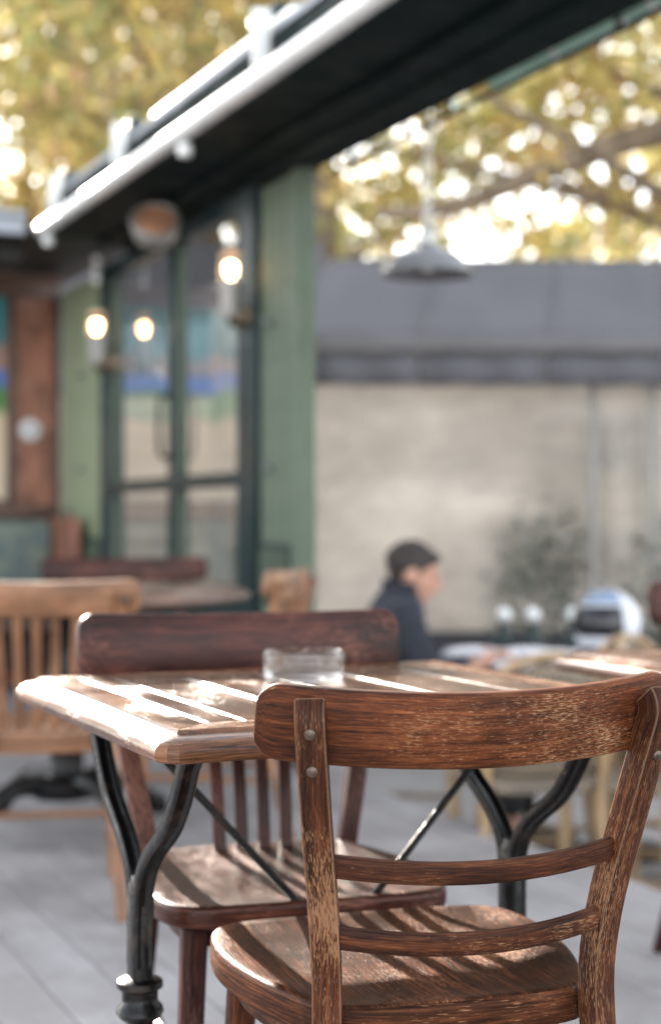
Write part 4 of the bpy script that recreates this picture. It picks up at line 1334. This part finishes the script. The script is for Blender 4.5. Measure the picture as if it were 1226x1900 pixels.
def man():
    t = thing('person', 'man in a navy jacket with short dark hair, sitting and reading', 'person', (2.815, 5.503, LOW), -116)
    zs = .03
    HB = Vector((0, .050, 1.055 + zs))             # head centre
    V, Ed = [], []
    def add(p, r_, par=None):
        V.append((p, r_))
        if par is not None: Ed.append((par, len(V) - 1))
        return len(V) - 1
    pel = add((0, 0, .535), (.15, .12))
    sp = add((0, -.03, .68 + zs * .4), (.145, .105), pel)
    ch = add((0, -.02, .83 + zs * .8), (.165, .115), sp)
    ub = add((0, .0, .905 + zs), (.12, .085), ch)
    nk = add((0, .012, .965 + zs), (.056, .058), ub)
    hd = add((0, .032, 1.02 + zs), (.055, .06), nk)
    hands = []
    for s_ in (-1, 1):
        shd = add((s_ * .175, .0, .885 + zs), (.062, .062), ub)
        el = add((s_ * .23, .10, .67 + zs), (.045, .045), shd)
        wr = add((s_ * .13, .30, .735), (.028, .024), el)
        pm = add((s_ * .10, .37, .765), (.036, .018), wr)
        hands.append((s_, pm))
        hip = add((s_ * .10, .05, .50), (.085, .085), pel)
        kn = add((s_ * .12, .44, .50), (.062, .062), hip)
        an = add((s_ * .11, .42, .09), (.038, .042), kn)
        add((s_ * .12, .55, .04), (.042, .03), an)
    body = skin_mesh(V, Ed)
    parts = [body]
    for s_, pm in hands:
        b = Vector(V[pm][0])
        for k, L in enumerate((.062, .072, .068, .052)):
            x0 = b.x + s_ * (-.026 + .018 * k)
            P = [(x0, b.y + .01, b.z), (x0, b.y + .045, b.z + .002), (x0 - s_ * .002, b.y + .045 + L * .45, b.z - .010), (x0 - s_ * .004, b.y + .045 + L * .75, b.z - .028)]
            parts.append(skin_mesh([(P[0], .0095), (P[1], .0092), (P[2], .0085), (P[3], .0072)], [(0, 1), (1, 2), (2, 3)]))
        P = [(b.x - s_ * .018, b.y - .02, b.z), (b.x - s_ * .045, b.y + .015, b.z - .004), (b.x - s_ * .052, b.y + .045, b.z - .012)]
        parts.append(skin_mesh([(P[0], .012), (P[1], .0105), (P[2], .0085)], [(0, 1), (1, 2)]))
    # head, bowed forwards
    tilt = R(-17)
    RM = Euler((tilt, 0, 0)).to_matrix()
    def hp(x_, y_, z_): return HB + RM @ Vector((x_, y_, z_))
    hr = (tilt, 0, 0)
    parts.append(ellipsoid(hp(0, -.012, .022), (.076, .095, .092), hr))
    parts.append(ellipsoid(hp(0, .030, -.030), (.060, .062, .085), hr))
    parts.append(ellipsoid(hp(0, .055, -.085), (.034, .034, .028), hr))        # chin
    parts.append(ellipsoid(hp(0, .082, .032), (.050, .020, .020), hr))          # brow
    parts.append(ellipsoid(hp(0, .100, -.016), (.014, .028, .028), (tilt + .25, 0, 0)))   # nose
    parts.append(ellipsoid(hp(0, .088, -.052), (.026, .014, .008), hr))         # lips
    parts.append(ellipsoid(hp(0, .086, -.063), (.023, .014, .007), hr))
    for s_ in (-1, 1):
        parts.append(ellipsoid(hp(s_ * .078, -.004, -.004), (.010, .022, .034), hr))   # ears
        parts.append(ellipsoid(hp(s_ * .042, .068, -.018), (.022, .018, .018), hr))    # cheeks
    merge_remesh(parts, .0075, 'body', M['skin'], t, 3)
    for s_ in (-1, 1):
        o = bpy.data.objects.new('eye', ellipsoid(hp(s_ * .030, .083, .010), (.011, .007, .006), hr)); COL.objects.link(o)
        o.data.materials.append(M['hair']); o.parent = t
    # hair cap
    hair = [ellipsoid(hp(0, -.020, .032), (.081, .100, .092), hr), ellipsoid(hp(0, -.046, -.012), (.068, .050, .056), hr), ellipsoid(hp(0, .040, .080), (.058, .050, .034), hr)]
    for k in range(220):
        a = random.uniform(0, 6.28); e = random.uniform(-.2, 1.5)
        p = hp(.079 * math.cos(a) * math.cos(e), -.020 + .098 * math.sin(a) * math.cos(e), .032 + .090 * math.sin(e))
        hair.append(ellipsoid(p, (.007, .020, .007), (random.uniform(-.6, .6) + tilt, random.uniform(-.4, .4), random.uniform(-.7, .7) + a)))
    o = merge_remesh(hair, .005, 'hair', M['hair'], t, 2)
    bm = bmesh.new(); bm.from_mesh(o.data)          # trim the hair off the face
    inv = RM.inverted()
    dead = []
    for v in bm.verts:
        q = inv @ (v.co - HB)
        if q.y > .030 + max(0, q.z - .02) * 1.1 and q.z < .085: dead.append(v)
        elif q.z < -.062: dead.append(v)
        elif abs(q.x) > .055 and q.z < -.005 and q.y > -.035: dead.append(v)
    bmesh.ops.delete(bm, geom=dead, context='VERTS'); bm.to_mesh(o.data); bm.free()
    # jacket
    V2, E2 = [], []
    def add2(p, r_, par=None):
        V2.append((p, r_))
        if par is not None: E2.append((par, len(V2) - 1))
        return len(V2) - 1
    pel = add2((0, -.005, .54), (.172, .142))
    sp = add2((0, -.035, .68 + zs * .4), (.170, .130), pel)
    ch = add2((0, -.045, .82 + zs * .8), (.205, .155), sp)
    ub = add2((0, -.025, .915 + zs), (.165, .120), ch)
    cl = add2((0, -.004, .975 + zs), (.088, .084), ub)
    add2((0, .004, 1.000 + zs), (.074, .074), cl)
    for s_ in (-1, 1):
        shd = add2((s_ * .195, -.005, .895 + zs), (.092, .092), ub)
        el = add2((s_ * .245, .10, .67 + zs), (.074, .074), shd)
        add2((s_ * .142, .275, .73), (.043, .040), el)
    merge_remesh([skin_mesh(V2, E2)], .012, 'jacket', M['navy'], t, 3)
    ring = [(.074 * math.cos(2 * math.pi * k / 24), 0.006 + .074 * math.sin(2 * math.pi * k / 24), .998 + zs + .014 * math.sin(2 * math.pi * k / 24 + math.pi)) for k in range(24)]
    MB().sweep(rr(.014, .050, .006), ring, closed=True).build('collar', M['navy'], t)
    V3 = [((0, 0, .52), (.162, .13))]; E3 = []
    for s_ in (-1, 1):
        n = len(V3)
        V3 += [((s_ * .105, .06, .505), (.10, .098)), ((s_ * .122, .44, .505), (.078, .078)), ((s_ * .112, .42, .12), (.060, .062))]
        E3 += [(0, n), (n, n + 1), (n + 1, n + 2)]
        merge_remesh([ellipsoid((s_ * .118, .49, .045), (.050, .135, .045))], .012, 'shoe', M['shoe'], t, 3)
    merge_remesh([skin_mesh(V3, E3)], .012, 'trousers', M['trouser'], t, 3)
man()
